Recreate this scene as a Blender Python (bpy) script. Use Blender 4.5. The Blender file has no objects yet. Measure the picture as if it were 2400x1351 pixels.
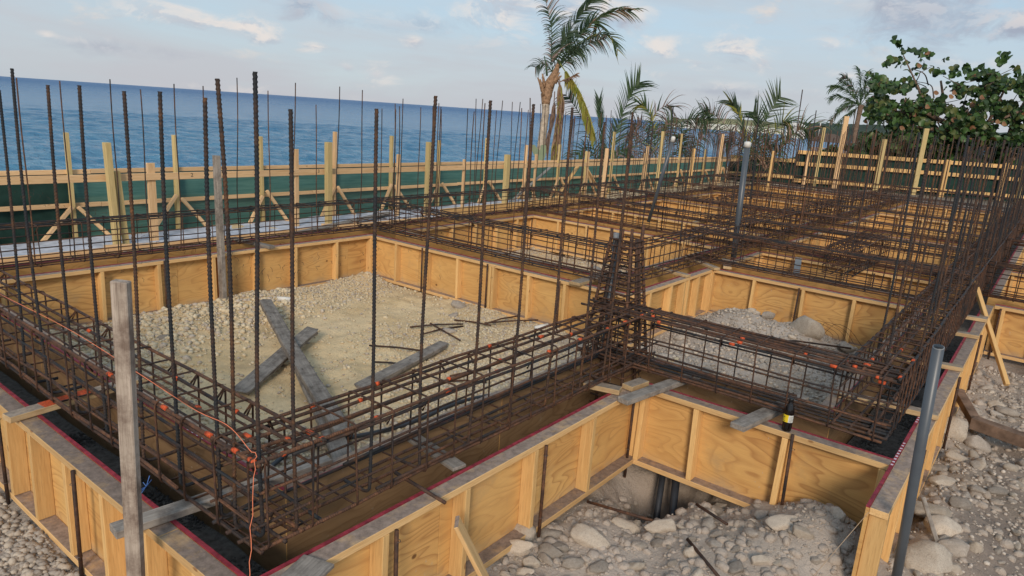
import bpy, bmesh, math, random
import numpy as np
from mathutils import Vector, Matrix, noise as mnoise

R = random.Random(7)
NR = np.random.RandomState(5)
scene = bpy.context.scene
COL = scene.collection

# ---------------------------------------------------------------- camera
cam_d = bpy.data.cameras.new("camera")
cam = bpy.data.objects.new("camera", cam_d)
COL.objects.link(cam)
RIGHT = Vector((0.61656, -0.78452, 0.06621))
DOWN = Vector((-0.15208, -0.20119, -0.96767))
FWD = Vector((0.77248, 0.58656, -0.24336))
m = Matrix((RIGHT, -DOWN, -FWD)).transposed().to_4x4()
m.translation = (0, 0, 1.85)
cam.matrix_world = m
cam_d.sensor_width = 36.0
cam_d.lens = 36.0 * 1648.8 / 2400.0
cam_d.clip_start = 0.05
cam_d.clip_end = 80000
scene.camera = cam

# ---------------------------------------------------------------- sun + sky
SUN_EL, SUN_AZ = math.radians(26), math.radians(214)     # azimuth counted from +X towards +Y: behind the camera
sun_d = bpy.data.lights.new("sun", 'SUN')
sun_d.energy = 1.5
sun_d.angle = math.radians(14)
sun_d.color = (1.0, 0.86, 0.70)
sun = bpy.data.objects.new("sun", sun_d)
COL.objects.link(sun)
sd = Vector((math.cos(SUN_EL) * math.cos(SUN_AZ), math.cos(SUN_EL) * math.sin(SUN_AZ), math.sin(SUN_EL)))
sun.rotation_euler = sd.to_track_quat('Z', 'Y').to_euler()
sun.location = sd * 50

scene.view_settings.view_transform = 'Standard'
scene.view_settings.look = 'None'
scene.view_settings.exposure = 0.74
scene.view_settings.gamma = 1.0


class NT:
    """small node-tree helper"""
    def __init__(s, tree):
        s.t = tree
    def n(s, typ, **kw):
        nd = s.t.nodes.new(typ)
        for k, v in kw.items():
            if k.startswith('i_'):
                key = k[2:]
                key = int(key) if key.isdigit() else key.replace('_', ' ')
                nd.inputs[key].default_value = v
            else:
                setattr(nd, k, v)
        return nd
    def l(s, a, b):
        s.t.links.new(a, b)
    def math(s, op, a, b=None, c=None, clamp=False):
        nd = s.t.nodes.new('ShaderNodeMath'); nd.operation = op; nd.use_clamp = clamp
        for i, v in enumerate((a, b, c)):
            if v is None: continue
            if isinstance(v, (int, float)): nd.inputs[i].default_value = v
            else: s.l(v, nd.inputs[i])
        return nd.outputs[0]
    def vmath(s, op, a, b=None):
        nd = s.t.nodes.new('ShaderNodeVectorMath'); nd.operation = op
        for i, v in enumerate((a, b)):
            if v is None: continue
            if isinstance(v, tuple): nd.inputs[i].default_value = v
            else: s.l(v, nd.inputs[i])
        return nd.outputs[0]
    def mix(s, f, a, b, blend='MIX'):
        nd = s.t.nodes.new('ShaderNodeMix'); nd.data_type = 'RGBA'; nd.blend_type = blend
        for i, v in ((0, f), (6, a), (7, b)):
            if isinstance(v, (int, float)): nd.inputs[i].default_value = v
            elif isinstance(v, tuple): nd.inputs[i].default_value = v if len(v) == 4 else (*v, 1)
            else: s.l(v, nd.inputs[i])
        return nd.outputs[2]
    def noise(s, vec, scale, detail=3, rough=.55, dist=0.0):
        nd = s.n('ShaderNodeTexNoise')
        nd.inputs['Scale'].default_value = scale; nd.inputs['Detail'].default_value = detail
        nd.inputs['Roughness'].default_value = rough; nd.inputs['Distortion'].default_value = dist
        if vec is not None: s.l(vec, nd.inputs['Vector'])
        return nd.outputs['Fac']
    def ramp(s, f, stops):
        nd = s.n('ShaderNodeValToRGB'); cr = nd.color_ramp
        while len(cr.elements) < len(stops): cr.elements.new(.5)
        for e, (p, c) in zip(cr.elements, stops):
            e.position = p; e.color = (c, c, c, 1) if isinstance(c, (int, float)) else (*c, 1)
        s.l(f, nd.inputs[0])
        return nd.outputs[0]
    def rng(s, v, a, b, c=0.0, d=1.0, smooth=False):
        nd = s.n('ShaderNodeMapRange'); s.l(v, nd.inputs[0])
        if smooth: nd.interpolation_type = 'SMOOTHSTEP'
        for i, x in enumerate((a, b, c, d)): nd.inputs[i + 1].default_value = x
        return nd.outputs[0]


world = bpy.data.worlds.new("World")
scene.world = world
world.use_nodes = True
wt = NT(world.node_tree)
world.node_tree.nodes.clear()
sky = wt.n('ShaderNodeTexSky')
sky.sky_type = 'NISHITA'
sky.sun_disc = False
sky.sun_elevation = SUN_EL
sky.sun_rotation = math.radians(90) - SUN_AZ     # same direction as the lamp
sky.air_density = 1.0
sky.dust_density = 0.6
sky.ozone_density = 1.5
SKY_K = 0.12
tc = wt.n('ShaderNodeTexCoord')
dirv = tc.outputs['Generated']
sep = wt.n('ShaderNodeSeparateXYZ'); wt.l(dirv, sep.inputs[0])
dz = sep.outputs['Z']
# hazy veil of thin high cloud, thicker towards the horizon
veil_n = wt.noise(wt.vmath('MULTIPLY', dirv, (1.2, 1.2, 7.0)), 2.2, 4, .6, .3)
veil_h = wt.rng(dz, 0.0, 0.36, 0.93, 0.30, True)
veil = wt.math('ADD', veil_h, wt.rng(veil_n, .32, .72, -0.36, 0.30), clamp=True)
veil_col = wt.mix(wt.rng(dz, 0.0, 0.22), (0.565, 0.575, 0.615), (0.60, 0.70, 0.77))
sky_s = wt.vmath('SCALE', sky.outputs[0]); sky_s.node.inputs['Scale'].default_value = SKY_K
skyb = wt.mix(0.62, sky_s, (0.44, 0.68, 0.88))
base = wt.mix(veil, skyb, veil_col)
# cumulus puffs: noise on direction, stretched horizontally; lit side found by sampling again higher up
def puffs(off, scale, zs, lo, hi):
    v1 = wt.vmath('MULTIPLY', wt.vmath('ADD', dirv, off), (1.0, 1.0, zs))
    v2 = wt.vmath('MULTIPLY', wt.vmath('ADD', dirv, (off[0] - .012, off[1] - .012, off[2] + .018)), (1.0, 1.0, zs))
    a = wt.noise(v1, scale, 7, .56, .25); b = wt.noise(v2, scale, 7, .56, .25)
    d = wt.rng(a, lo, hi, 0, 1, True)
    lit = wt.rng(wt.math('SUBTRACT', a, b), -.05, .06, 0, 1)
    return d, lit
d1, l1 = puffs((3.1, 1.7, 0.4), 5.2, 2.3, .60, .72)
cband = wt.math('MULTIPLY', d1, wt.rng(dz, 0.01, 0.06, 0, .85, True))
ccol = wt.mix(l1, (0.47, 0.48, 0.57), (0.84, 0.735, 0.66))
c1 = wt.mix(cband, base, ccol)
# larger grey-bottomed clouds higher up
d2, l2 = puffs((0.35, 2.6, 1.3), 2.6, 2.6, .50, .62)
cb2 = wt.math('MULTIPLY', d2, wt.rng(dz, 0.10, 0.22, 0, .82, True))
c2 = wt.mix(cb2, c1, wt.mix(l2, (0.41, 0.44, 0.53), (0.74, 0.70, 0.70)))
BLOBS = [(0.4646,0.8815,0.0844,0.0778,3.6,0.90), (0.5194,0.8507,0.0812,0.0481,4.0,0.80), (0.5453,0.8353,0.0699,0.0244,2.2,0.75), (0.5947,0.8013,0.0649,0.0233,2.4,0.95), (0.6598,0.7507,0.0339,0.0314,1.7,1.00), (0.6298,0.7757,0.0407,0.0147,2.0,0.90), (0.6922,0.7172,0.0808,0.0193,1.6,0.85), (0.7711,0.6239,0.1268,0.0762,1.4,0.75), (0.8174,0.5604,0.1333,0.0900,1.6,0.55), (0.8601,0.4940,0.1270,0.0532,1.3,1.00), (0.8856,0.4538,0.0993,0.0505,2.6,0.90), (0.9249,0.3674,0.0982,0.0341,1.4,0.80), (0.9390,0.3339,0.0826,0.0273,1.6,0.95), (0.8769,0.4763,0.0643,0.0400,3.0,0.90), (0.9100,0.4075,0.0764,0.0336,3.0,0.85), (0.9601,0.2597,0.1041,0.0316,2.4,0.95), (0.9698,0.2338,0.0700,0.0237,2.6,0.95), (0.9758,0.1627,0.1461,0.1234,2.3,0.12), (0.9896,0.0732,0.1242,0.0613,2.0,0.25), (0.5772,0.8081,0.1175,0.0405,1.6,0.10), (0.3353,0.9409,0.0489,0.0145,2.0,0.80), (0.6862,0.7201,0.1031,0.1462,9.0,0.25), (0.5542,0.8324,-0.0067,0.1670,12.0,0.35), (0.3899,0.9199,0.0418,0.1310,11.0,0.20), (0.9222,0.3843,0.0428,0.1125,9.0,0.30), (0.8555,0.5035,0.1212,0.0393,2.0,0.30), (0.9909,0.1024,0.0878,0.1268,9.0,0.45)]
# the clouds in view: soft lumps at their own directions, frayed by noise
nz = wt.noise(wt.vmath('MULTIPLY', dirv, (1, 1, 2.2)), 15.0, 8, .62, .5)
nz2 = wt.noise(wt.vmath('MULTIPLY', wt.vmath('ADD', dirv, (-.006, -.006, .014)), (1, 1, 2.2)), 15.0, 8, .62, .5)
lit_n = wt.rng(wt.math('SUBTRACT', nz, nz2), -.07, .07, -.35, .35)
for (bx_, by_, bz_, br_, bk_, bt_) in BLOBS:
    dv = wt.vmath('SUBTRACT', dirv, (bx_, by_, bz_))
    ln = wt.n('ShaderNodeVectorMath'); ln.operation = 'LENGTH'; wt.l(wt.vmath('MULTIPLY', dv, (1, 1, bk_)), ln.inputs[0])
    body = wt.math('ADD', wt.math('MULTIPLY', ln.outputs['Value'], -1.0 / br_), wt.math('MULTIPLY', wt.math('SUBTRACT', nz, .5), 3.4))
    den = wt.rng(body, -1.05, .25, 0, .78 if bk_ < 5 else .42, True)
    sv = wt.n('ShaderNodeSeparateXYZ'); wt.l(dv, sv.inputs[0])
    top = wt.rng(sv.outputs[2], -br_ / bk_ * .7, br_ / bk_ * .7, -.30, .30)
    lv = wt.math('ADD', wt.math('ADD', top, lit_n), bt_, clamp=True)
    colr = wt.ramp(lv, [(0.0, (.36, .39, .49)), (.45, (.55, .56, .62)), (.75, (.74, .70, .70)), (1.0, (.88, .80, .745))])
    c2 = wt.mix(den, c2, colr)
bg = wt.n('ShaderNodeBackground'); bg.inputs[1].default_value = 1.0
SKY_GAIN = 0.57
fin = wt.vmath('SCALE', c2); fin.node.inputs['Scale'].default_value = SKY_GAIN
wt.l(fin, bg.inputs[0])
wo = wt.n('ShaderNodeOutputWorld'); wt.l(bg.outputs[0], wo.inputs[0])

# ---------------------------------------------------------------- materials
M = {}
def mat(name, rough=.8, spec=.3):
    mm = bpy.data.materials.new(name); mm.use_nodes = True
    t = NT(mm.node_tree); b = mm.node_tree.nodes['Principled BSDF']
    b.inputs['Roughness'].default_value = rough
    b.inputs['Specular IOR Level'].default_value = spec
    M[name] = mm
    return t, b
def bump(t, b, h, strength=.4, dist=.01):
    n = t.n('ShaderNodeBump'); n.inputs['Strength'].default_value = strength; n.inputs['Distance'].default_value = dist
    t.l(h, n.inputs['Height']); t.l(n.outputs[0], b.inputs['Normal'])
def objvec(t, offs=37.0):
    """object coordinates shifted by the object's own random number"""
    tc = t.n('ShaderNodeTexCoord'); oi = t.n('ShaderNodeObjectInfo')
    cx = t.n('ShaderNodeCombineXYZ')
    a = t.math('MULTIPLY', oi.outputs['Random'], offs)
    t.l(a, cx.inputs[0]); t.l(t.math('MULTIPLY', oi.outputs['Random'], 91.7), cx.inputs[1]); t.l(a, cx.inputs[2])
    return t.vmath('ADD', tc.outputs['Object'], cx.outputs[0]), tc.outputs['Object'], oi.outputs['Random']

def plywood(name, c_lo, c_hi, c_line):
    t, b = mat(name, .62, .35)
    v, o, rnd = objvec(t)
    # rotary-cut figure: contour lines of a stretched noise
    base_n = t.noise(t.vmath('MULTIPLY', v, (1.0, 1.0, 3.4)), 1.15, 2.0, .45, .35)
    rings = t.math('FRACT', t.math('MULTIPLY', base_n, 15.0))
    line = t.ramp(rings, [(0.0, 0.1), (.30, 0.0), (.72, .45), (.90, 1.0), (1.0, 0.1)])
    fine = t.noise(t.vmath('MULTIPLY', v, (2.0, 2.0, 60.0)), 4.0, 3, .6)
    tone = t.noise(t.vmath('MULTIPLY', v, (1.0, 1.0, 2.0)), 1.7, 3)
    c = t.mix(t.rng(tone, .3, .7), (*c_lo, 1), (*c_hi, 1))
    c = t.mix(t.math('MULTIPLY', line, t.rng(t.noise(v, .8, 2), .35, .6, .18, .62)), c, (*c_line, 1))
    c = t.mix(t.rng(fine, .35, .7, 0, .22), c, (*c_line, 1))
    # knots
    vo = t.n('ShaderNodeTexVoronoi'); vo.feature = 'F1'
    t.l(t.vmath('MULTIPLY', v, (1.0, 1.0, 1.35)), vo.inputs['Vector']); vo.inputs['Scale'].default_value = 4.2
    sel = t.math('GREATER_THAN', t.n('ShaderNodeSeparateColor').outputs[0], .5)
    sc = sel.node.inputs[0].links[0].from_node; t.l(vo.outputs['Color'], sc.inputs[0]); sel.node.inputs[1].default_value = .45
    k = t.math('MULTIPLY', t.rng(vo.outputs['Distance'], .10, .045, 0, 1, True), sel)
    c = t.mix(t.math('MULTIPLY', k, .85), c, (.10, .035, .012, 1))
    # pale football patches
    vo2 = t.n('ShaderNodeTexVoronoi'); t.l(t.vmath('ADD', v, (5.3, 2.1, 9.4)), vo2.inputs['Vector']); vo2.inputs['Scale'].default_value = 2.1
    sc2 = t.n('ShaderNodeSeparateColor'); t.l(vo2.outputs['Color'], sc2.inputs[0])
    k2 = t.math('MULTIPLY', t.rng(vo2.outputs['Distance'], .062, .055, 0, 1), t.math('GREATER_THAN', sc2.outputs[1], .72))
    c = t.mix(t.math('MULTIPLY', k2, .7), c, (.66, .50, .26, 1))
    # dust splashed near the foot
    dirt = t.noise(v, 5.0, 5, .65)
    c = t.mix(t.rng(dirt, .55, .8, 0, .5), c, (.34, .25, .15, 1))
    sepo = t.n('ShaderNodeSeparateXYZ'); t.l(o, sepo.inputs[0])
    foot = t.math('MULTIPLY', t.rng(sepo.outputs[2], -.18, -.31, 0, .75, True), t.rng(dirt, .35, .6))
    c = t.mix(foot, c, (.38, .31, .22, 1))
    spl = t.noise(t.vmath('MULTIPLY', v, (1, 1, .6)), 34.0, 3, .7)
    c = t.mix(t.math('MULTIPLY', t.rng(spl, .66, .72, 0, .65), t.rng(t.noise(v, 1.6, 2), .45, .6)), c, (.48, .44, .38, 1))
    hs = t.n('ShaderNodeHueSaturation'); t.l(c, hs.inputs['Color'])
    t.l(t.rng(rnd, 0, 1, .86, 1.12), hs.inputs['Value'])
    t.l(hs.outputs[0], b.inputs['Base Color'])
    bump(t, b, t.math('ADD', fine, t.math('MULTIPLY', line, .3)), .25, .002)
plywood('plywood', (.61, .34, .115), (.73, .455, .17), (.32, .135, .045))
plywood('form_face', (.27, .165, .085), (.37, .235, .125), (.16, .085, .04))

def lumber(name, c_lo, c_hi, c_dark, dirty=None, wear=0.0, rough=.7):
    """grain runs along the piece's local X; dirty = colour of grime lying on faces that look up"""
    t, b = mat(name, rough, .3)
    v, o, rnd = objvec(t)
    g = t.noise(t.vmath('MULTIPLY', v, (.9, 16.0, 16.0)), 3.0, 4, .6, .5)
    g2 = t.noise(t.vmath('MULTIPLY', v, (3.0, 60.0, 60.0)), 3.0, 3, .6)
    c = t.mix(t.rng(g, .35, .68), (*c_hi, 1), (*c_lo, 1))
    c = t.mix(t.rng(g2, .5, .75, 0, .45), c, (*c_dark, 1))
    vo = t.n('ShaderNodeTexVoronoi'); t.l(t.vmath('MULTIPLY', v, (1.0, 2.2, 2.2)), vo.inputs['Vector']); vo.inputs['Scale'].default_value = 3.6
    c = t.mix(t.rng(vo.outputs['Distance'], .09, .05, 0, .8, True), c, (*c_dark, 1))
    if wear:
        w = t.noise(v, 9.0, 6, .7)
        c = t.mix(t.rng(w, .42, .66, 0, wear), c, (*c_dark, 1))
    if dirty:
        ge = t.n('ShaderNodeNewGeometry'); sp = t.n('ShaderNodeSeparateXYZ'); t.l(ge.outputs['Normal'], sp.inputs[0])
        up = t.rng(sp.outputs[2], .75, .9)
        dn = t.noise(v, 7.0, 6, .72)
        d1 = t.noise(v, 26.0, 4, .7)
        dc = t.mix(t.rng(d1, .3, .7), tuple(x * .55 for x in dirty) + (1,), tuple(min(1, x * 1.25) for x in dirty) + (1,))
        c = t.mix(t.math('MULTIPLY', up, t.rng(dn, .26, .48, .35, .97)), c, dc)
    hs = t.n('ShaderNodeHueSaturation'); t.l(c, hs.inputs['Color'])
    t.l(t.rng(rnd, 0, 1, .85, 1.15), hs.inputs['Value'])
    t.l(hs.outputs[0], b.inputs['Base Color'])
    bump(t, b, g2, .35, .002)
lumber('lumber', (.62, .37, .145), (.73, .47, .20), (.30, .14, .05))
lumber('plate', (.59, .36, .155), (.69, .45, .21), (.28, .13, .05), dirty=(.27, .205, .17))
lumber('rail_wood', (.64, .40, .20), (.74, .50, .28), (.38, .20, .09))
lumber('treated', (.48, .36, .155), (.60, .46, .22), (.27, .18, .08))
lumber('old_wood', (.22, .19, .165), (.34, .30, .26), (.07, .055, .045), wear=.75, rough=.85)
lumber('old_post', (.32, .26, .21), (.48, .40, .33), (.09, .05, .035), wear=.7, rough=.85)
lumber('board', (.46, .31, .16), (.56, .40, .22), (.20, .11, .05), dirty=(.30, .24, .19), wear=.35)

def rebar_mat(name, steel, rust, rust2, lo, hi):
    t, b = mat(name, .72, .4)
    v, o, rnd = objvec(t)
    n1 = t.noise(v, 5.5, 5, .65); n2 = t.noise(v, 42.0, 3, .6)
    r = t.mix(t.rng(n2, .35, .7), (*rust, 1), (*rust2, 1))
    f = t.math('ADD', t.rng(n1, lo, hi, 0, 1), t.rng(rnd, 0, 1, -.3, .3), clamp=True)
    c = t.mix(f, (*steel, 1), r)
    t.l(c, b.inputs['Base Color'])
    b.inputs['Metallic'].default_value = .25
    return t, b, o
t, b, o = rebar_mat('bar_steel', (.024, .027, .032), (.060, .034, .023), (.19, .085, .034), .42, .70)
# rib relief along the bar for bars whose ribs are not modelled
t, b, o = rebar_mat('bar_rust', (.030, .026, .026), (.084, .043, .028), (.21, .095, .048), .32, .60)
w = t.n('ShaderNodeTexWave'); w.wave_type = 'BANDS'; w.bands_direction = 'X'; w.inputs['Scale'].default_value = 26.0; w.inputs['Distortion'].default_value = .6
t.l(o, w.inputs['Vector']); bump(t, b, w.outputs['Fac'], .7, .003)
rebar_mat('bar_tie', (.022, .020, .021), (.058, .030, .021), (.15, .068, .034), .32, .60)

def plain(name, col, rough=.6, spec=.3, var=.12, nscale=8.0, metal=0.0):
    t, b = mat(name, rough, spec)
    v, o, rnd = objvec(t)
    n = t.noise(v, nscale, 5, .6)
    c = t.mix(t.rng(n, .3, .7), tuple(x * (1 - var) for x in col) + (1,), tuple(min(1, x * (1 + var)) for x in col) + (1,))
    t.l(c, b.inputs['Base Color']); b.inputs['Metallic'].default_value = metal
    return t, b
plain('red_paint', (.26, .028, .042), .6, .3, .5, 22)
plain('orange_paint', (.50, .085, .03), .7, .2, .55, 90)
plain('white_print', (.62, .55, .62), .6, .3, .15, 60)
plain('pvc_grey', (.075, .088, .105), .38, .5, .12, 6)
plain('sheet_white', (.50, .52, .58), .6, .3, .25, 7)
plain('pvc_end', (.20, .21, .22), .5, .4, .1)
plain('pvc_dark', (.03, .034, .042), .5, .4, .3, 12)
plain('white_plastic', (.66, .64, .60), .5, .4, .08)
plain('cola_plastic', (.006, .004, .004), .09, .6, .2)
plain('cap_black', (.012, .012, .013), .35, .5, .1)
plain('label_yellow', (.75, .55, .02), .45, .4, .05)
plain('label_white', (.62, .62, .58), .45, .4, .08)
plain('ink', (.05, .05, .05), .7, .2, .1)
plain('string_orange', (.85, .25, .13), .7, .2, .1)
plain('string_pale', (.42, .30, .20), .8, .2, .1)
plain('wire', (.16, .15, .15), .4, .5, .2, 20, .6)
plain('blue_strand', (.10, .22, .55), .6, .3, .2)
plain('cardboard', (.45, .40, .33), .9, .1, .2)
plain('concrete_grey', (.26, .25, .23), .9, .2, .2, 14)
plain('thatch', (.115, .085, .07), .95, .1, .35, 9)
plain('pier_wood', (.42, .26, .17), .85, .2, .3, 5)
plain('white_wall', (.68, .66, .62), .8, .2, .08)
plain('roof_dark', (.16, .14, .13), .85, .2, .2)
plain('beach', (.62, .56, .44), .95, .1, .15, .3)
plain('bark', (.17, .115, .085), .92, .1, .45, 12)
plain('bark_pale', (.38, .31, .24), .92, .1, .4, 10)
plain('boot_fibre', (.27, .165, .10), .95, .1, .5, 18)
plain('twig', (.115, .085, .065), .9, .1, .35, 10)

def leafy(name, c1, c2, trans=.25, rough=.5, scale=3.0):
    t, b = mat(name, rough, .35)
    v, o, rnd = objvec(t)
    n = t.noise(v, scale, 4, .6)
    c = t.mix(t.rng(n, .32, .68), (*c1, 1), (*c2, 1))
    t.l(c, b.inputs['Base Color'])
    tr = t.n('ShaderNodeBsdfTranslucent'); t.l(c, tr.inputs[0])
    mx = t.n('ShaderNodeMixShader'); mx.inputs[0].default_value = trans
    out = M[name].node_tree.nodes['Material Output']
    t.l(b.outputs[0], mx.inputs[1]); t.l(tr.outputs[0], mx.inputs[2]); t.l(mx.outputs[0], out.inputs[0])
leafy('palm_green', (.045, .085, .040), (.10, .155, .065), .35)
leafy('palm_dark', (.034, .062, .038), (.075, .115, .062), .35)
leafy('palm_pale', (.085, .12, .070), (.17, .21, .13))
leafy('palm_yellow', (.20, .24, .035), (.36, .30, .07))
leafy('palm_dry', (.19, .115, .07), (.33, .215, .15), .15)
leafy('palm_brown', (.15, .105, .09), (.27, .19, .165), .2)
leafy('leaf_green', (.045, .095, .026), (.085, .155, .045), .25, .38)
leafy('leaf_dark', (.024, .050, .019), (.046, .082, .030), .2, .45)
leafy('leaf_olive', (.085, .110, .030), (.14, .155, .05), .25, .4)
leafy('leaf_brown', (.15, .06, .03), (.30, .15, .06), .2, .5)
leafy('scrub_green', (.025, .045, .018), (.060, .085, .035), .1, .7, .5)

# debris netting
t, b = mat('green_net', .85, .15)
v, o, rnd = objvec(t)
n = t.noise(t.vmath('MULTIPLY', v, (.6, 1, 11)), 2.6, 5, .7)
c = t.mix(t.rng(n, .35, .65), (.045, .125, .108, 1), (.085, .19, .165, 1))
t.l(c, b.inputs['Base Color'])
tr = t.n('ShaderNodeBsdfTransparent')
mx = t.n('ShaderNodeMixShader'); mx.inputs[0].default_value = .03
t.l(b.outputs[0], mx.inputs[1]); t.l(tr.outputs[0], mx.inputs[2]); t.l(mx.outputs[0], M['green_net'].node_tree.nodes['Material Output'].inputs[0])
plain('green_net_thick', (.016, .042, .035), .85, .15, .3, 6)

# limestone rubble and soils
def rock_mat(name, c1, c2, c3):
    t, b = mat(name, .92, .15)
    v, o, rnd = objvec(t)
    n1 = t.noise(v, 3.2, 6, .65, .4); n2 = t.noise(v, 22.0, 5, .7)
    c = t.mix(t.rng(n1, .34, .64), (*c1, 1), (*c2, 1))
    c = t.mix(t.rng(n2, .50, .72, 0, .8), c, (*c3, 1))
    hs = t.n('ShaderNodeHueSaturation'); t.l(c, hs.inputs['Color']); t.l(t.rng(rnd, 0, 1, .72, 1.22), hs.inputs['Value'])
    t.l(hs.outputs[0], b.inputs['Base Color'])
    bump(t, b, t.math('ADD', t.math('MULTIPLY', n1, .6), n2), .75, .014)
rock_mat('rock_pale', (.51, .425, .34), (.62, .535, .44), (.27, .205, .16))
rock_mat('rock_grey', (.35, .30, .255), (.48, .42, .36), (.17, .135, .11))
rock_mat('rock_sand', (.62, .50, .33), (.78, .66, .47), (.40, .30, .18))
rock_mat('rock_dark', (.075, .073, .072), (.12, .115, .11), (.04, .04, .04))

t, b = mat('soil', .95, .1)
tc_ = t.n('ShaderNodeTexCoord'); v = tc_.outputs['Object']
at = t.n('ShaderNodeAttribute'); at.attribute_name = 'tint'
sp = t.n('ShaderNodeSeparateColor'); t.l(at.outputs['Color'], sp.inputs[0])
n1 = t.noise(v, 1.6, 6, .6); n2 = t.noise(v, 26.0, 6, .7); n3 = t.noise(v, 110.0, 3, .6)
sandc = t.mix(t.rng(n1, .32, .68), (.64, .46, .245, 1), (.77, .60, .37, 1))
greyc = t.mix(t.rng(n1, .32, .68), (.40, .335, .28, 1), (.53, .45, .385, 1))
brown = t.mix(t.rng(n1, .3, .7), (.175, .135, .11, 1), (.30, .24, .20, 1))
green = t.mix(t.rng(n2, .3, .7), (.03, .05, .02, 1), (.10, .11, .05, 1))
c = t.mix(sp.outputs[0], greyc, sandc)
c = t.mix(sp.outputs[1], c, brown)
c = t.mix(sp.outputs[2], c, green)
c = t.mix(t.rng(n2, .52, .76, 0, .4), c, (.19, .15, .115, 1))
c = t.mix(t.rng(n3, .52, .70, 0, .18), c, (.62, .55, .44, 1))
n4 = t.noise(v, .9, 4, .6, .8)
c = t.mix(t.rng(n4, .5, .66, 0, .35), c, (.28, .215, .15, 1))
t.l(c, b.inputs['Base Color'])
bump(t, b, t.math('ADD', n2, t.math('MULTIPLY', n3, .45)), .9, .02)

# sea
t, b = mat('sea', .10, .5)
ge = t.n('ShaderNodeNewGeometry'); v = ge.outputs['Position']
rot = t.n('ShaderNodeMapping'); rot.inputs['Rotation'].default_value = (0, 0, math.radians(-37)); t.l(v, rot.inputs[0])
vv = rot.outputs[0]
w1 = t.noise(t.vmath('MULTIPLY', vv, (1.0, .45, 1)), .55, 5, .62, .6)
w2 = t.noise(t.vmath('MULTIPLY', vv, (1.0, .5, 1)), 2.4, 4, .6, .4)
w3 = t.noise(t.vmath('MULTIPLY', vv, (1.0, .30, 1)), .03, 5, .6, .5)
w4 = t.noise(t.vmath('MULTIPLY', vv, (.25, .12, 1)), .03, 5, .65, .5)
dist = t.n('ShaderNodeVectorMath'); dist.operation = 'LENGTH'; t.l(v, dist.inputs[0])
far = t.rng(t.math('LOGARITHM', dist.outputs['Value'], 10.0), 1.65, 3.1, 0, 1, False)
near_c = t.mix(t.rng(w3, .3, .7), (.060, .215, .34, 1), (.040, .165, .30, 1))
far_c = t.mix(t.rng(w4, .3, .7), (.012, .085, .235, 1), (.018, .105, .265, 1))
c = t.mix(far, near_c, far_c)
w5 = t.noise(t.vmath('MULTIPLY', vv, (1.0, .50, 1)), .35, 9, .80, .2)
c = t.mix(t.rng(w5, .42, .62, 0, .8), c, t.mix(far, (.17, .33, .45, 1), (.035, .135, .30, 1)))  # sky reflection on the waves painted in as lighter patches of colour
t.l(c, b.inputs['Base Color'])
b.inputs['IOR'].default_value = 1.33
t.l(t.rng(far, 0, 1, .40, .12), b.inputs['Specular IOR Level'])
t.l(t.rng(far, 0, 1, .08, .35), b.inputs['Roughness'])
w6 = t.noise(t.vmath('MULTIPLY', vv, (1.0, .4, 1)), .13, 9, .72, .3)
mixw = t.math('ADD', t.math('ADD', w1, t.math('MULTIPLY', w2, .5)), t.math('MULTIPLY', w6, 3.0))
bump(t, b, mixw, 1.0, .42)

# ---------------------------------------------------------------- helpers
def tag(o, label=None, cat=None, group=None, kind=None):
    if label: o['label'] = label
    if cat: o['category'] = cat
    if group: o['group'] = group
    if kind: o['kind'] = kind
    return o
def empty(name, loc, label=None, cat=None, group=None, rz=0.0):
    o = bpy.data.objects.new(name, None); COL.objects.link(o)
    o.empty_display_size = .1
    o.location = loc; o.rotation_euler = (0, 0, rz)
    return tag(o, label, cat, group)
def link(name, me, parent=None, mw=None):
    """mw is a world matrix; parents are never scaled and only turned about Z"""
    o = bpy.data.objects.new(name, me); COL.objects.link(o)
    if parent is not None:
        o.parent = parent
        if mw is not None:
            # parent's world matrix by hand (the depsgraph has not run yet)
            o.matrix_local = WM(parent).inverted() @ mw
    elif mw is not None:
        o.matrix_world = mw
    return o
def WM(o):
    l = Matrix.LocRotScale(o.location, o.rotation_euler if o.rotation_mode != 'QUATERNION' else o.rotation_quaternion, o.scale)
    return WM(o.parent) @ l if o.parent else l
def pymesh(name, vs, fs, m, smooth=False):
    me = bpy.data.meshes.new(name); me.from_pydata([tuple(v) for v in vs], [], fs)
    if m is not None:
        for mm in (m if isinstance(m, (list, tuple)) else [m]): me.materials.append(M[mm])
    if smooth: me.polygons.foreach_set('use_smooth', [True] * len(me.polygons))
    me.update()
    return me
def npmesh(name, V, F, m, smooth=False, midx=None):
    V = np.asarray(V, np.float32); F = np.asarray(F, np.int32)
    me = bpy.data.meshes.new(name)
    me.vertices.add(len(V)); me.vertices.foreach_set('co', V.ravel())
    k = F.shape[1]
    me.loops.add(F.size); me.loops.foreach_set('vertex_index', F.ravel())
    me.polygons.add(len(F)); me.polygons.foreach_set('loop_start', np.arange(0, F.size, k, dtype=np.int32))
    me.polygons.foreach_set('loop_total', np.full(len(F), k, np.int32))
    for mm in (m if isinstance(m, (list, tuple)) else [m]): me.materials.append(M[mm])
    if midx is not None: me.polygons.foreach_set('material_index', np.asarray(midx, np.int32))
    if smooth: me.polygons.foreach_set('use_smooth', np.ones(len(F), bool))
    me.update(calc_edges=True); me.validate()
    return me

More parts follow.
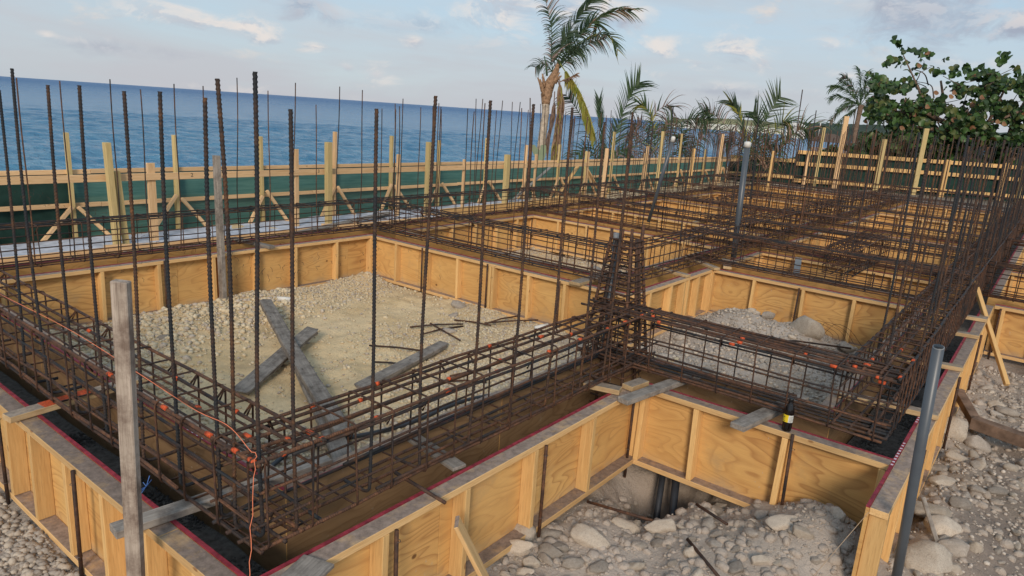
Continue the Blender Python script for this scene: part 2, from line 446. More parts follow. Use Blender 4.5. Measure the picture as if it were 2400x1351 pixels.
_bc = {}
def board_mesh(L, W, T, m, bev=.0025):
    """a sawn piece: L along X, W along Y, T along Z, centred, softened edges"""
    k = (round(L, 3), round(W, 3), round(T, 3), m, bev)
    if k in _bc: return _bc[k]
    bm = bmesh.new(); bmesh.ops.create_cube(bm, size=1.0)
    bmesh.ops.scale(bm, vec=(L, W, T), verts=bm.verts)
    if bev: bmesh.ops.bevel(bm, geom=bm.edges[:], offset=min(bev, T * .3), segments=1, affect='EDGES')
    me = bpy.data.meshes.new('board'); bm.to_mesh(me); bm.free(); me.materials.append(M[m])
    _bc[k] = me
    return me
def frame(p0, p1, up=(0, 0, 1), mid=True):
    p0, p1 = Vector(p0), Vector(p1)
    x = (p1 - p0).normalized(); u = Vector(up)
    if abs(x.dot(u.normalized())) > .98: u = Vector((0, 1, 0)) if abs(x.y) < .9 else Vector((1, 0, 0))
    y = u.cross(x).normalized(); z = x.cross(y)
    mm = Matrix((x, y, z)).transposed().to_4x4()
    mm.translation = (p0 + p1) / 2 if mid else p0
    return mm
def stick(name, p0, p1, W, T, m, parent=None, up=(0, 0, 1), roll=0.0, bev=.0025):
    """a board from p0 to p1; its thickness T lies along 'up', its width W across"""
    L = (Vector(p1) - Vector(p0)).length
    mw = frame(p0, p1, up)
    if roll: mw = mw @ Matrix.Rotation(roll, 4, 'X')
    return link(name, board_mesh(L, W, T, m, bev), parent, mw)
def stick_thing(name, p0, p1, W, T, m, label, cat, group=None, up=(0, 0, 1), roll=0.0, bev=.003):
    o = stick(name, p0, p1, W, T, m, None, up, roll, bev)
    return tag(o, label, cat, group)

def rough_plank(name, p0, p1, W, T, m, label, cat, seed=0, roll=0.0):
    """weathered plank: warped, split ends, worn edges"""
    rs = random.Random(seed); L = (Vector(p1) - Vector(p0)).length; n = int(L / .05); V = []; F = []
    prof = [(-.5, -.5), (-.17, -.5), (.17, -.5), (.5, -.5), (.5, .38), (.44, .5), (.15, .5), (-.15, .5), (-.44, .5), (-.5, .38)]; k = len(prof)
    for i in range(n + 1):
        f = i / n; x = (f - .5) * L
        for j, (a, b) in enumerate(prof):
            nn = mnoise.noise(Vector((x * 5, a * 3, seed + b))); e = 0
            if i in (0, n): e = rs.uniform(-.06, .02) * (1 if i else -1)
            tw = .10 * (f - .5) * (1 if seed % 2 else -1)
            y_, z_ = a * W * (1 + .05 * nn), b * T * (1 + .18 * nn) + .012 * math.sin(math.pi * f) * (1 if seed % 3 else -1)
            V.append((x + e, y_ - z_ * tw + .012 * math.sin(f * 3 + seed), z_ + y_ * tw))
    for i in range(n):
        for j in range(k): F.append((i * k + j, i * k + (j + 1) % k, (i + 1) * k + (j + 1) % k, (i + 1) * k + j))
    F.append(tuple(range(k))[::-1]); F.append(tuple(n * k + j for j in range(k)))
    o = link(name, pymesh(name, V, F, m), None, frame(p0, p1) @ Matrix.Rotation(roll, 4, 'X'))
    return tag(o, label, cat)
def tube_geo(pts, r, sides=8, cap=True, r1=None, V=None, F=None):
    pts = [Vector(p) for p in pts]; V = [] if V is None else V; F = [] if F is None else F
    n = len(pts); o = len(V)
    t0 = (pts[1] - pts[0]).normalized()
    u = Vector((0, 0, 1)).cross(t0)
    if u.length < 1e-3: u = Vector((0, 1, 0)).cross(t0)
    u.normalize()
    for i, p in enumerate(pts):
        t = (pts[min(i + 1, n - 1)] - pts[max(i - 1, 0)]).normalized()
        u = (u - t * u.dot(t)).normalized(); w = t.cross(u)
        rr = r if r1 is None else r + (r1 - r) * i / (n - 1)
        if callable(r): rr = r(i / (n - 1))
        for k in range(sides):
            a = 2 * math.pi * k / sides
            V.append(p + (u * math.cos(a) + w * math.sin(a)) * rr)
    for i in range(n - 1):
        for k in range(sides):
            a, b2 = o + i * sides + k, o + i * sides + (k + 1) % sides
            F.append((a, b2, b2 + sides, a + sides))
    if cap:
        F.append(tuple(o + k for k in range(sides))[::-1]); F.append(tuple(o + (n - 1) * sides + k for k in range(sides)))
    return V, F
def tube(name, pts, r, m, parent=None, sides=8, r1=None, smooth=True):
    base = Vector(pts[0])
    V, F = tube_geo([Vector(p) - base for p in pts], r, sides, True, r1)
    me = pymesh(name, V, F, m, smooth)
    return link(name, me, parent, Matrix.Translation(base))
def catmull(P, n=16):
    P = [Vector(p) for p in P]; Q = [P[0] * 2 - P[1]] + P + [P[-1] * 2 - P[-2]]
    out = []; seg = len(P) - 1
    for i in range(n):
        t = i / (n - 1) * seg; k = min(int(t), seg - 1); f = t - k
        a, b, c, d = Q[k:k + 4]
        out.append(.5 * ((2 * b) + (c - a) * f + (2 * a - 5 * b + 4 * c - d) * f * f + (3 * b - a - 3 * c + d) * f ** 3))
    return out

# ---------------------------------------------------------------- ground
def bumpf(x, y, cx, cy, rx, ry, h):
    return h * np.exp(-(((x - cx) / rx) ** 2 + ((y - cy) / ry) ** 2))
_gn = {}
def vnoise(x, y, s, seed):
    """cheap smooth value noise on arrays"""
    if seed not in _gn: _gn[seed] = np.random.RandomState(seed).rand(256, 256)
    T = _gn[seed]
    xs, ys = x * s + 1000, y * s + 1000
    xi, yi = np.floor(xs).astype(int), np.floor(ys).astype(int); fx, fy = xs - xi, ys - yi
    fx = fx * fx * (3 - 2 * fx); fy = fy * fy * (3 - 2 * fy)
    g = lambda a, b: T[a % 256, b % 256]
    return (g(xi, yi) * (1 - fx) + g(xi + 1, yi) * fx) * (1 - fy) + (g(xi, yi + 1) * (1 - fx) + g(xi + 1, yi + 1) * fx) * fy - .5
def sstep(a, b, v):
    t = np.clip((v - a) / (b - a), 0, 1); return t * t * (3 - 2 * t)
def ground_z(x, y):
    x = np.asarray(x, float); y = np.asarray(y, float)
    z = np.full(x.shape, -.63)
    z += .05 * vnoise(x, y, .9, 1) + .06 * vnoise(x, y, 2.7, 2) + .035 * vnoise(x, y, 7, 3) + .016 * vnoise(x, y, 16, 6)
    # spoil thrown against the boards of the main bay
    ib = sstep(1.8, 2.1, x) * sstep(6.6, 6.5, x) * sstep(2.7, 2.9, y) * sstep(7.65, 7.5, y)
    z += ib * (sstep(6.9, 7.5, y) * .07 * (1 + 1.2 * vnoise(x, y, 1.1, 12)) + sstep(6.1, 6.6, x) * .05 * (1 + 1.2 * vnoise(x, y, 1.3, 13)))
    # pit in front: hole at the far corner, heaped spoil at the right
    z += bumpf(x, y, 4.32, 1.82, .34, .28, -.52)
    z += bumpf(x, y, 4.25, 1.75, .5, .42, 1.0) * (.30 * vnoise(x, y, 5.5, 31) + .17 * vnoise(x, y, 12, 32))
    z += bumpf(x, y, 4.15, .72, .50, .36, .26) + bumpf(x, y, 3.6, 1.15, .5, .4, .10)
    # bay on the right behind the beam: spoil against the far wall
    z += bumpf(x, y, 8.15, 2.75, .65, .5, .32) + bumpf(x, y, 8.2, 1.95, .55, .38, .20) + bumpf(x, y, 6.7, 2.2, 1.2, .9, .12)
    # main bay floor is a little dished
    inbay = sstep(1.7, 2.6, x) * sstep(7.2, 6.2, x) * sstep(2.6, 3.2, y)
    z += .03 * inbay
    # right side track: banked rubble along the forms
    right = sstep(.45, .2, y)
    z += right * (.10 * vnoise(x, y, 1.6, 4) + bumpf(x, y, 4.9, .15, .7, .35, .12))
    # beach side and beyond the far end the ground stands higher
    sea_side = sstep(8.35, 8.75, y)
    z += sea_side * .42
    far_end = sstep(24.3, 25.2, x)
    z += far_end * .40 * (1 - sea_side)
    # shore slope down into the sea
    z -= sstep(13.5, 26, y) * 4.6
    z += sstep(8.7, 9.2, y) * sstep(24, 20, x) * 0.0
    return z
def axis(segs):
    out = []
    for a, b2, st in segs: out += list(np.arange(a, b2, st))
    out.append(segs[-1][1]); return np.array(out)
gx = axis([(-60, -8, 6), (-8, .4, .4), (.4, 7.4, .035), (7.4, 12, .09), (12, 24, .3), (24, 80, 2.5), (80, 420, 20)])
gy = axis([(-420, -40, 20), (-40, -6, 2), (-6, -2.5, .3), (-2.5, 8.2, .04), (8.2, 14, .15), (14, 30, 1.0)])
GX, GY = np.meshgrid(gx, gy, indexing='ij')
GZ = ground_z(GX, GY)
# land stops at a shoreline on the far right as well
shore = sstep(0, 14, (GX * .5 + GY * .866) - 48)
GZ -= shore * 4.5
nx, ny = len(gx), len(gy)
idx = np.arange(nx * ny).reshape(nx, ny)
F = np.stack([idx[:-1, :-1], idx[1:, :-1], idx[1:, 1:], idx[:-1, 1:]], -1).reshape(-1, 4)
gme = npmesh('ground', np.stack([GX, GY, GZ], -1).reshape(-1, 3), F, 'soil', True)
fx_, fy_ = GX.ravel(), GY.ravel()
sand = sstep(1.7, 2.4, fx_) * sstep(7.4, 6.8, fx_) * sstep(2.9, 4.4, fy_ - .25 * np.abs(fx_ - 4)) 
sand = np.maximum(sand, sstep(7.0, 7.4, fx_) * sstep(3.9, 4.0, fy_) * sstep(8, 7.9, fy_) * .8)
sand = np.maximum(sand, sstep(8.6, 9.2, fy_) * .7) 
sand = np.clip(sand + .35 * vnoise(fx_, fy_, 1.3, 9) * (sand > .05), 0, 1)
brn = np.clip(bumpf(fx_, fy_, 4.3, 1.85, .42, .34, .8) + sstep(.3, -.1, fy_) * (.75 + .9 * vnoise(fx_, fy_, .8, 11)) + sstep(1.3, 1.0, fx_) * .3 + sstep(24.0, 24.3, fx_) * sstep(8.8, 8.3, fy_), 0, 1)
grn = sstep(30, 34, fx_) * sstep(13, 11, fy_)
ca = gme.color_attributes.new('tint', 'FLOAT_COLOR', 'POINT')
ca.data.foreach_set('color', np.stack([sand, brn, grn, np.ones_like(sand)], -1).astype(np.float32).ravel())
tag(link('ground', gme), kind='structure')

# sea: one sheet out to the horizon, waves modelled where they are near enough to see
rad = [0.5, 12]
while rad[-1] < 900: rad.append(rad[-1] * (1.25 if rad[-1] < 30 else 1.0045 if rad[-1] < 150 else 1.011))
rad += [1200, 1800, 3000, 6000, 12000, 24000, 45000]
rad = np.array(rad)
ang = np.radians(np.concatenate([np.arange(-150, -16, 6), np.arange(-16, 92, .27), np.arange(92, 210, 6)]))
RA, AN = np.meshgrid(rad, ang, indexing='ij')
SXX, SYY = RA * np.cos(AN), RA * np.sin(AN)
SZ = np.zeros_like(RA); wr = np.random.RandomState(3)
PN = [vnoise(SXX, SYY, .05, 40 + k) for k in range(6)]
for k in range(54):
    lam = .55 * (12.0 ** (wr.rand() ** 1.25)); a_ = math.radians(250 + wr.normal(0, 32)); ph = wr.rand() * 6.28
    u_ = (SXX * math.cos(a_) + SYY * math.sin(a_)) * 2 * math.pi / lam + ph + 1.5 * PN[k % 6]
    amp = .0125 * lam ** .62
    fade = np.clip((lam / (RA * np.where(RA < 150, .0045, .011) + .01) - 1.8) / 2.0, 0, 1)
    SZ += amp * (1 - 2 * np.abs(np.sin(u_ / 2)) ** 1.3) * fade
n0, n1 = len(rad), len(ang); si = np.arange(n0 * n1).reshape(n0, n1)
SF = np.stack([si[:-1, :-1], si[1:, :-1], si[1:, 1:], si[:-1, 1:]], -1).reshape(-1, 4)
sm_ = npmesh('sea', np.stack([SXX, SYY, SZ - 3.2], -1).reshape(-1, 3), SF, 'sea', True)
tag(link('sea', sm_), kind='structure')

# ---------------------------------------------------------------- stones
def rock_mesh(seed, sub, m, sx=1.0, sy=.8, sz=.6, amp=.22):
    bm = bmesh.new(); bmesh.ops.create_icosphere(bm, subdivisions=sub, radius=1.0)
    rr = random.Random(seed); off = Vector((rr.uniform(0, 99), rr.uniform(0, 99), rr.uniform(0, 99)))
    planes = [(Vector((rr.gauss(0, 1), rr.gauss(0, 1), rr.gauss(0, 1))).normalized(), rr.uniform(.55, .86)) for _ in range(11 if 'pale' not in m else 7)]
    for v in bm.verts:
        p = v.co.copy()
        d = mnoise.noise(p * 1.1 + off) * amp * 1.7 + mnoise.noise(p * 2.6 + off) * amp * .7 + (mnoise.noise(p * 7 + off) * amp * .22 if sub > 2 else 0)
        q = p * (1 + d)
        for (pn, pd) in planes:
            ex = q.dot(pn) - pd
            if ex > 0: q -= pn * ex * .86
        v.co = q
        v.co.x *= sx; v.co.y *= sy; v.co.z *= sz
    me = bpy.data.meshes.new('rock'); bm.to_mesh(me); bm.free(); me.materials.append(M[m])
    me.polygons.foreach_set('use_smooth', [True] * len(me.polygons))
    return me
ROCKS = {mm: [rock_mesh(s + 31 * len(mm), 3, mm, 1, R.uniform(.6, .9), R.uniform(.45, .75), R.uniform(.16, .34)) for s in range(9)] for mm in ('rock_pale', 'rock_grey', 'rock_sand')}
def rock(x, y, rx, m='rock_pale', label=None, group=None, z=None, big=False, sy=1.0, sz=1.0, rz=None, sink=.25, tilt=.35):
    me = R.choice(ROCKS[m])
    o = bpy.data.objects.new('boulder' if big else 'rock', me); COL.objects.link(o)
    gz = float(ground_z(x, y)) if z is None else z
    o.location = (x, y, gz + rx * sz * (.42 - sink))
    o.rotation_euler = (R.uniform(-tilt, tilt), R.uniform(-tilt, tilt), R.uniform(0, 6.28) if rz is None else rz)
    o.scale = (rx, rx * sy, rx * sz)
    return tag(o, label, 'boulder' if big else 'rock', group)

# pebbles: one mesh of many small stones per area (nobody could count them)
def ico(sub):
    bm = bmesh.new(); bmesh.ops.create_icosphere(bm, subdivisions=sub, radius=1.0)
    V = np.array([v.co[:] for v in bm.verts]); F = np.array([[v.index for v in f.verts] for f in bm.faces]); bm.free()
    return V, F
ICO = {1: ico(1), 2: ico(2)}
def gravel(name, label, xs, ys, sizes, mats, keep=None, zoff=.25, sub=1, zf=None, cat='gravel'):
    V0, F0 = ICO[sub]; n = len(xs)
    if keep is not None:
        k = keep; xs, ys, sizes = xs[k], ys[k], sizes[k]; n = len(xs)
    a = NR.rand(n) * 6.283
    D = 1 + .28 * (NR.rand(n, len(V0)) - .5)
    P = V0[None] * D[..., None]
    sc = np.stack([sizes, sizes * NR.uniform(.55, 1, n), sizes * NR.uniform(.4, .85, n)], -1)
    P = P * sc[:, None]
    ca_, sa_ = np.cos(a)[:, None], np.sin(a)[:, None]
    X = P[..., 0] * ca_ - P[..., 1] * sa_; Y = P[..., 0] * sa_ + P[..., 1] * ca_
    zz = (ground_z(xs, ys) if zf is None else zf(xs, ys)) + sizes * zoff
    V = np.stack([X + xs[:, None], Y + ys[:, None], P[..., 2] + zz[:, None]], -1).reshape(-1, 3)
    F = (F0[None] + (np.arange(n) * len(V0))[:, None, None]).reshape(-1, 3)
    mi = np.repeat(NR.randint(0, len(mats), n), len(F0))
    me = npmesh(name, V, F, mats, True, mi)
    return tag(link(name, me), label, cat, kind='stuff')
def scatter(n, x0, x1, y0, y1, s0, s1, p=2.5):
    return NR.uniform(x0, x1, n), NR.uniform(y0, y1, n), s0 + (s1 - s0) * NR.rand(n) ** p

# ---------------------------------------------------------------- formwork
_sc = {}
def sheet_mesh(L, T, H, out_plus, dark_face):
    """plywood sheet; the face towards the trench is the darker brown one"""
    k = (round(L, 3), round(H, 3), out_plus, dark_face)
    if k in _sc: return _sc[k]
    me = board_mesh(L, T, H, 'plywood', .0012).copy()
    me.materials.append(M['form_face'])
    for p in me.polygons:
        if not dark_face: break
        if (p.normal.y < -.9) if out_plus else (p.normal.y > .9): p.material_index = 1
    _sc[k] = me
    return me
HB = -.61
NWALL = [0]
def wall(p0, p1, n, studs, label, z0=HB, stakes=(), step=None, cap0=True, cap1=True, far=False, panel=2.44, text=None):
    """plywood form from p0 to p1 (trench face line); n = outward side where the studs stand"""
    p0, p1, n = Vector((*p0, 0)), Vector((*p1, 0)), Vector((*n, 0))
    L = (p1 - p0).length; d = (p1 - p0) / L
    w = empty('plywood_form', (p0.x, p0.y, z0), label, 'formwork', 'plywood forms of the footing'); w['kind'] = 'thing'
    H = -z0; ply = .018; NWALL[0] += 1; dark_face = NWALL[0] <= 8
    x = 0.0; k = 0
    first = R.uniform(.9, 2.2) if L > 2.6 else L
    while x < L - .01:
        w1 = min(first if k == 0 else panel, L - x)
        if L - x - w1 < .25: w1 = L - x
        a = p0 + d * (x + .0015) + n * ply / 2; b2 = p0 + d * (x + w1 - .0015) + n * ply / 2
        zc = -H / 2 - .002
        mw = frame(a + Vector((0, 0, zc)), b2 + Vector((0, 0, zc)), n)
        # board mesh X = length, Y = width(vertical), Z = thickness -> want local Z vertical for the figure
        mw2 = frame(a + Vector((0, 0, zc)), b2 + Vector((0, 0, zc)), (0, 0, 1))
        link('plywood_sheet', sheet_mesh(w1 - .003, ply, H - .006, Vector((0, 0, 1)).cross(d).dot(n) > 0, dark_face), w, mw2)
        x += w1; k += 1
    # top and bottom plates (laid flat against the ply)
    off = ply + .001
    def plate(zc, nm, m):
        x = 0.0
        while x < L - .01:
            w1 = min(R.uniform(2.6, 4.2), L - x)
            if L - x - w1 < .4: w1 = L - x
            jz = R.uniform(-.002, .002)
            a = p0 + d * (x + .001) + n * (off + .0445); b2 = p0 + d * (x + w1 - .001) + n * (off + .0445)
            stick(nm, a + Vector((0, 0, zc + jz)), b2 + Vector((0, 0, zc + jz)), .089, .038, m, w)
            x += w1
    plate(-.0215, 'top_plate', 'plate')
    plate(z0 + .019, 'bottom_plate', 'plate')
    # painted edge of the plywood
    a = p0 + n * ply / 2 + Vector((0, 0, -.0015)); b2 = p1 + n * ply / 2 + Vector((0, 0, -.0015))
    edge = stick('painted_edge', a, b2, ply + .0012, .006, 'red_paint', w, bev=0)
    if step:
        cnt = max(2, int(round(L / step))); studs = [.03 + (L - .06) * i / cnt for i in range(cnt + 1)]
    for s in studs:
        tw = R.uniform(-.02, .02)
        c = p0 + d * s + n * (off + .0445)
        lean = d * R.uniform(-.006, .006)
        stick('stud', c + Vector((0, 0, z0 + .0385)) - lean, c + Vector((0, 0, -.0415)) + lean, .038, .089, 'lumber', w, up=n)
    for s in stakes:
        c = p0 + d * s + n * (off + .089 + .014)
        tp = R.uniform(-.04, .015)
        stk = tube('steel_stake', [c + Vector((0, 0, z0 - .12)), c + Vector((0, 0, tp)) + d * R.uniform(-.015, .015)], .0105, 'bar_tie', w, 8)
        for hh in (-.09, -.5):
            tube('wire_loop', [c + Vector((0, 0, hh)) + Vector((math.cos(q), math.sin(q), .15 * math.sin(2 * q))) * .0145 for q in (0, 1.05, 2.1, 3.15, 4.2, 5.25, 6.28)], .0016, 'wire', stk, 4)
    if text:
        for s in text:
            c = p0 + d * s + n * (ply / 2) + Vector((0, 0, .0018))
            stick('printed_letter', c - d * R.uniform(.006, .010), c + d * R.uniform(.006, .010), .013, .0012, 'white_print', edge, bev=0, roll=0)
    return w

wA = wall((1.33, 2.19), (4.47, 2.19), (0, -1), [.13, .60, 1.16, 1.76, 2.40, 3.08], 'front plywood form in the foreground, its striped grain facing the rubble pit', stakes=[.66, 1.83])
wall((1.80, 2.65), (4.93, 2.65), (0, 1), [.1, .7, 1.3, 1.9, 2.5, 3.0], 'inner form behind the front rebar cage, bordering the sandy main bay')
wB = wall((1.33, 8.19), (1.33, 2.19), (-1, 0), [.4, 1.0, 1.6, 2.3, 2.9, 3.63, 4.0, 4.47, 4.90, 5.33, 5.75], 'outer left form with thick upright studs at the bottom left corner', stakes=[2.4, 3.58, 4.62])
wall((1.80, 7.73), (1.80, 2.65), (1, 0), [.3, .9, 1.5, 2.1, 2.7, 3.3, 3.9, 4.5, 5.0], 'inner left form beside the left rebar cage, printed letters on its red edge', text=[3.75 + .045 * i for i in range(7)] + [4.15 + .05 * i for i in range(4)])
wC = wall((4.47, .47), (4.47, 2.19), (-1, 0), [.03, .60, 1.19, 1.60], 'form at the back of the rubble pit with the dark bottle standing on it', stakes=[.535, 1.66])
wall((4.93, .93), (4.93, 2.65), (1, 0), [.1, .7, 1.2, 1.65], 'form behind the short cage, facing the grey rubble bay')
wD = wall((3.76, .47), (9.9, .47), (0, -1), [.045, .50, .96, 1.16, 1.55, 2.1, 2.65, 3.2, 3.8, 4.4, 5.0, 5.6, 6.0], 'long right hand form running away from the front corner, its end grain facing us', stakes=[1.02, 2.75, 4.5], text=[.62 + .048 * i for i in range(9)] + [1.45 + .05 * i for i in range(11)])
wall((4.93, .93), (8.98, .93), (0, 1), [.1, .7, 1.3, 1.9, 2.5, 3.1, 3.7], 'inner form of the long right beam beside the grey rubble bay')
wE = wall((1.33, 8.19), (24.2, 8.19), (0, 1), [], 'outer form on the sea side running the full length of the site', step=.61)
wall((1.80, 7.73), (6.74, 7.73), (0, -1), [.35, 1.23, 1.82, 2.46, 2.54, 3.02, 3.58, 4.24, 4.84], 'knotty form along the sea side of the main bay, left of its far corner', stakes=[1.87, 4.88])
wall((6.74, 7.73), (6.74, 3.53), (-1, 0), [.10, .62, 1.22, 1.78, 2.33, 2.38, 2.93, 3.45, 4.0], 'far form of the main sandy bay with bold wavy grain', stakes=[1.16, 2.30, 3.4])
wall((6.74, 3.53), (8.98, 3.53), (0, -1), [.38, .92, 1.30, 1.40, 1.72, 2.12], 'short form right of the tapered column cage with two boards across its top')
wG = wall((8.98, 3.53), (8.98, .93), (-1, 0), [.10, .66, 1.28, 1.86, 2.36], 'far form of the grey rubble bay behind the pale boulder', stakes=[.05, 1.22])
LAB = lambda s: s
wall((7.20, 3.99), (7.20, 7.73), (1, 0), [], 'near form of the second sea side bay, seen from behind', step=.6)
wall((7.20, 3.99), (10.68, 3.99), (0, 1), [], 'inland form of the second sea side bay', step=.6)
wall((7.20, 7.73), (10.68, 7.73), (0, -1), [], 'sea side form of the second bay with two rows of nail holes', step=.58)
wall((10.68, 7.73), (10.68, 3.99), (-1, 0), [], 'far form of the second sea side bay behind the crossed lumber', step=.58, stakes=[.08, 1.3])
wall((9.44, .93), (9.44, 3.53), (1, 0), [], 'form just beyond the cross beam at the grey rubble bay', step=.6)
wall((9.44, 3.53), (10.91, 3.53), (0, -1), [], 'short left form of the narrow bay beyond the rubble bay', step=.5)
wall((10.91, 3.53), (10.91, .93), (-1, 0), [], 'far form of the narrow bay where a white pipe leans', step=.62, stakes=[1.7])
wall((9.44, .93), (10.91, .93), (0, 1), [], 'short right form of the narrow bay', step=.6)
wall((11.14, 3.99), (11.14, 7.73), (1, 0), [], 'near form of the third sea side bay', step=.62)
wall((11.14, 3.99), (12.80, 3.99), (0, 1), [], 'inland form of the third sea side bay', step=.55)
wall((11.14, 7.73), (12.80, 7.73), (0, -1), [], 'sea side form of the third bay', step=.55)
wall((12.80, 7.73), (12.80, 3.99), (-1, 0), [], 'far form of the third sea side bay', step=.55)
wall((11.37, .93), (11.37, 3.53), (1, 0), [], 'near form of the wide bay on the right', step=.62)
wall((11.37, 3.53), (15.10, 3.53), (0, -1), [], 'long left form of the wide bay on the right', step=.6)
wall((15.10, 3.53), (15.10, .93), (-1, 0), [], 'far form of the wide bay on the right', step=.52)
wall((11.37, .93), (15.10, .93), (0, 1), [], 'right hand form of the wide bay', step=.6)
wall((13.26, 3.99), (13.26, 7.73), (1, 0), [], 'near form of the fourth sea side bay', step=.62)
wall((13.26, 3.99), (16.0, 3.99), (0, 1), [], 'inland form of the fourth sea side bay', step=.6)
wall((13.26, 7.73), (16.0, 7.73), (0, -1), [], 'sea side form of the fourth bay', step=.6)
wall((16.0, 7.73), (16.0, 3.99), (-1, 0), [], 'far form of the fourth sea side bay', step=.55)
wall((15.56, .93), (15.56, 3.53), (1, 0), [], 'near form of the last bay on the right', step=.62)
wall((15.56, 3.53), (19.4, 3.53), (0, -1), [], 'left form of the last bay on the right', step=.6)
wall((19.4, 3.53), (19.4, .93), (-1, 0), [], 'bright far form of the last bay on the right, below the green fence', step=.5)
wall((15.56, .93), (19.4, .93), (0, 1), [], 'right hand form of the last bay', step=.6)
wall((16.46, 3.99), (16.46, 7.73), (1, 0), [], 'near form of the last sea side bay', step=.62)
wall((16.46, 3.99), (19.4, 3.99), (0, 1), [], 'inland form of the last sea side bay', step=.6)
wall((16.46, 7.73), (19.4, 7.73), (0, -1), [], 'sea side form of the last bay', step=.6)
wall((19.4, 7.73), (19.4, 3.99), (-1, 0), [], 'bright far form of the last sea side bay', step=.5)
wall((24.05, -2.0), (24.05, 8.19), (1, 0), [], 'outer form across the far end of the site', step=.61)
wall((19.86, .93), (19.86, 3.53), (1, 0), [], 'near form of the end bay on the right', step=.62)
wall((19.86, 3.99), (19.86, 7.73), (1, 0), [], 'near form of the end bay on the sea side', step=.62)
wall((19.86, 3.53), (23.5, 3.53), (0, -1), [], 'left form of the end bay on the right', step=.6)
wall((19.86, 3.99), (23.5, 3.99), (0, 1), [], 'inland form of the end bay on the sea side', step=.6)
wall((23.5, 3.53), (23.5, .93), (-1, 0), [], 'farthest form on the right, right below the railed fence', step=.5)
wall((23.5, 7.73), (23.5, 3.99), (-1, 0), [], 'farthest form on the sea side, by the fence corner', step=.5)
wall((10.05, -3.4), (10.05, .36), (-1, 0), [.2, .9, 1.6, 2.2, 2.75, 3.3, 3.66], 'form branching off to the right of the site, cut by the picture edge', stakes=[3.70, 1.9])
wall((10.51, -3.4), (10.51, .47), (1, 0), [], 'rear form of the branch beam at the right edge', step=.61)
wall((10.51, .47), (24.05, .47), (0, -1), [], 'outer right form beyond the branch beam', step=.61)
wall((12.95, -3.4), (12.95, .36), (-1, 0), [], 'second branch form farther off at the right edge', step=.61)
wall((13.41, -3.4), (13.41, .36), (1, 0), [], 'rear side of the second branch form', step=.61)

# dark blinding in the trench bottoms, as separate strips
def bed(x0, x1, y0, y1, z):
    nx_, ny_ = max(2, int((x1 - x0) / .12)), max(2, int((y1 - y0) / .12))
    V = []; F = []
    for i in range(nx_ + 1):
        for j in range(ny_ + 1):
            xx, yy = x0 + (x1 - x0) * i / nx_, y0 + (y1 - y0) * j / ny_
            V.append((xx, yy, z + .025 * mnoise.noise(Vector((xx * 4, yy * 4, z * 9)))))
    for i in range(nx_):
        for j in range(ny_):
            a = i * (ny_ + 1) + j; F.append((a, a + ny_ + 1, a + ny_ + 2, a + 1))
    return V, F
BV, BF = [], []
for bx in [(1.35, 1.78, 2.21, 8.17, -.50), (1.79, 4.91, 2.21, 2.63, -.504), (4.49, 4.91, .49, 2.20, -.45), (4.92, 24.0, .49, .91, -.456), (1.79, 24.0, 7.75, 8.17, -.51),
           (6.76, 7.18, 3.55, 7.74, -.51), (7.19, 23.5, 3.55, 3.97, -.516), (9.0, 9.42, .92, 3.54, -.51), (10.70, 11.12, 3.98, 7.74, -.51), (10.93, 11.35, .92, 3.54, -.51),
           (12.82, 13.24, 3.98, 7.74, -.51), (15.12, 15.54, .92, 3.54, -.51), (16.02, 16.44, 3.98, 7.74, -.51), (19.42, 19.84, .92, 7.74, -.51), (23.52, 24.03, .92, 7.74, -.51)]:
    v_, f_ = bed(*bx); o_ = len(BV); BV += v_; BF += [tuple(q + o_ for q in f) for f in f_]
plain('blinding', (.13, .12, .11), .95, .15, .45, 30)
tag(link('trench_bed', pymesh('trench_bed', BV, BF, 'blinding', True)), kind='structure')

# ---------------------------------------------------------------- reinforcement
def ribbed_upright(L, r=.0077, hook=.17, zr=.0034, lean=0.0, bow=0.0, fine=True):
    """upright bar with a foot bent along +X; crescent ribs modelled"""
    rb = .035; pts = []
    if hook > 0:
        for i in range(9):
            pts.append((hook - (hook - rb) * i / 8, 0))
        for i in range(1, 7):
            a = math.pi / 2 * i / 6; pts.append((rb - rb * math.sin(a), rb - rb * math.cos(a)))
    else: pts.append((0, 0))
    z0 = pts[-1][1]
    st = zr if fine else .15
    n = int((L - z0) / st)
    for i in range(1, n + 1): pts.append((0, z0 + (L - z0) * i / n))
    sides = 10 if fine else 6
    P = [Vector((p[0] + bow * math.sin(math.pi * p[1] / L) + lean * p[1], .4 * bow * math.sin(2 * math.pi * p[1] / L), p[1])) for p in pts]
    V = []; s = 0.0
    for i, p in enumerate(P):
        t = (P[min(i + 1, len(P) - 1)] - P[max(i - 1, 0)]).normalized(); u = Vector((0, 1, 0)); u = (u - t * u.dot(t)).normalized(); w = t.cross(u)
        if i: s += (P[i] - P[i - 1]).length
        for k in range(sides):
            a = 2 * math.pi * k / sides
            rr = r * .93
            if fine:
                q = ((s + .0075 * math.sin(a)) / .0165) % 1.0
                rr *= 1 + .40 * max(0.0, 1 - abs(q - .5) * 4)
            V.append(p + (u * math.cos(a) + w * math.sin(a)) * rr)
    F = []
    for i in range(len(P) - 1):
        for k in range(sides):
            a, b2 = i * sides + k, i * sides + (k + 1) % sides
            F.append((a, b2, b2 + sides, a + sides))
    F.append(tuple(range(sides))[::-1]); F.append(tuple((len(P) - 1) * sides + k for k in range(sides)))
    return V, F
UPF = []
for q in range(5):
    V, F = ribbed_upright(1.83 if q % 2 else 1.76, lean=[.008, -.012, .012, -.006, 0][q], bow=[.010, -.014, .007, .018, -.008][q])
    UPF.append(pymesh('upright_bar', V, F, 'bar_steel', True))
UPC = []
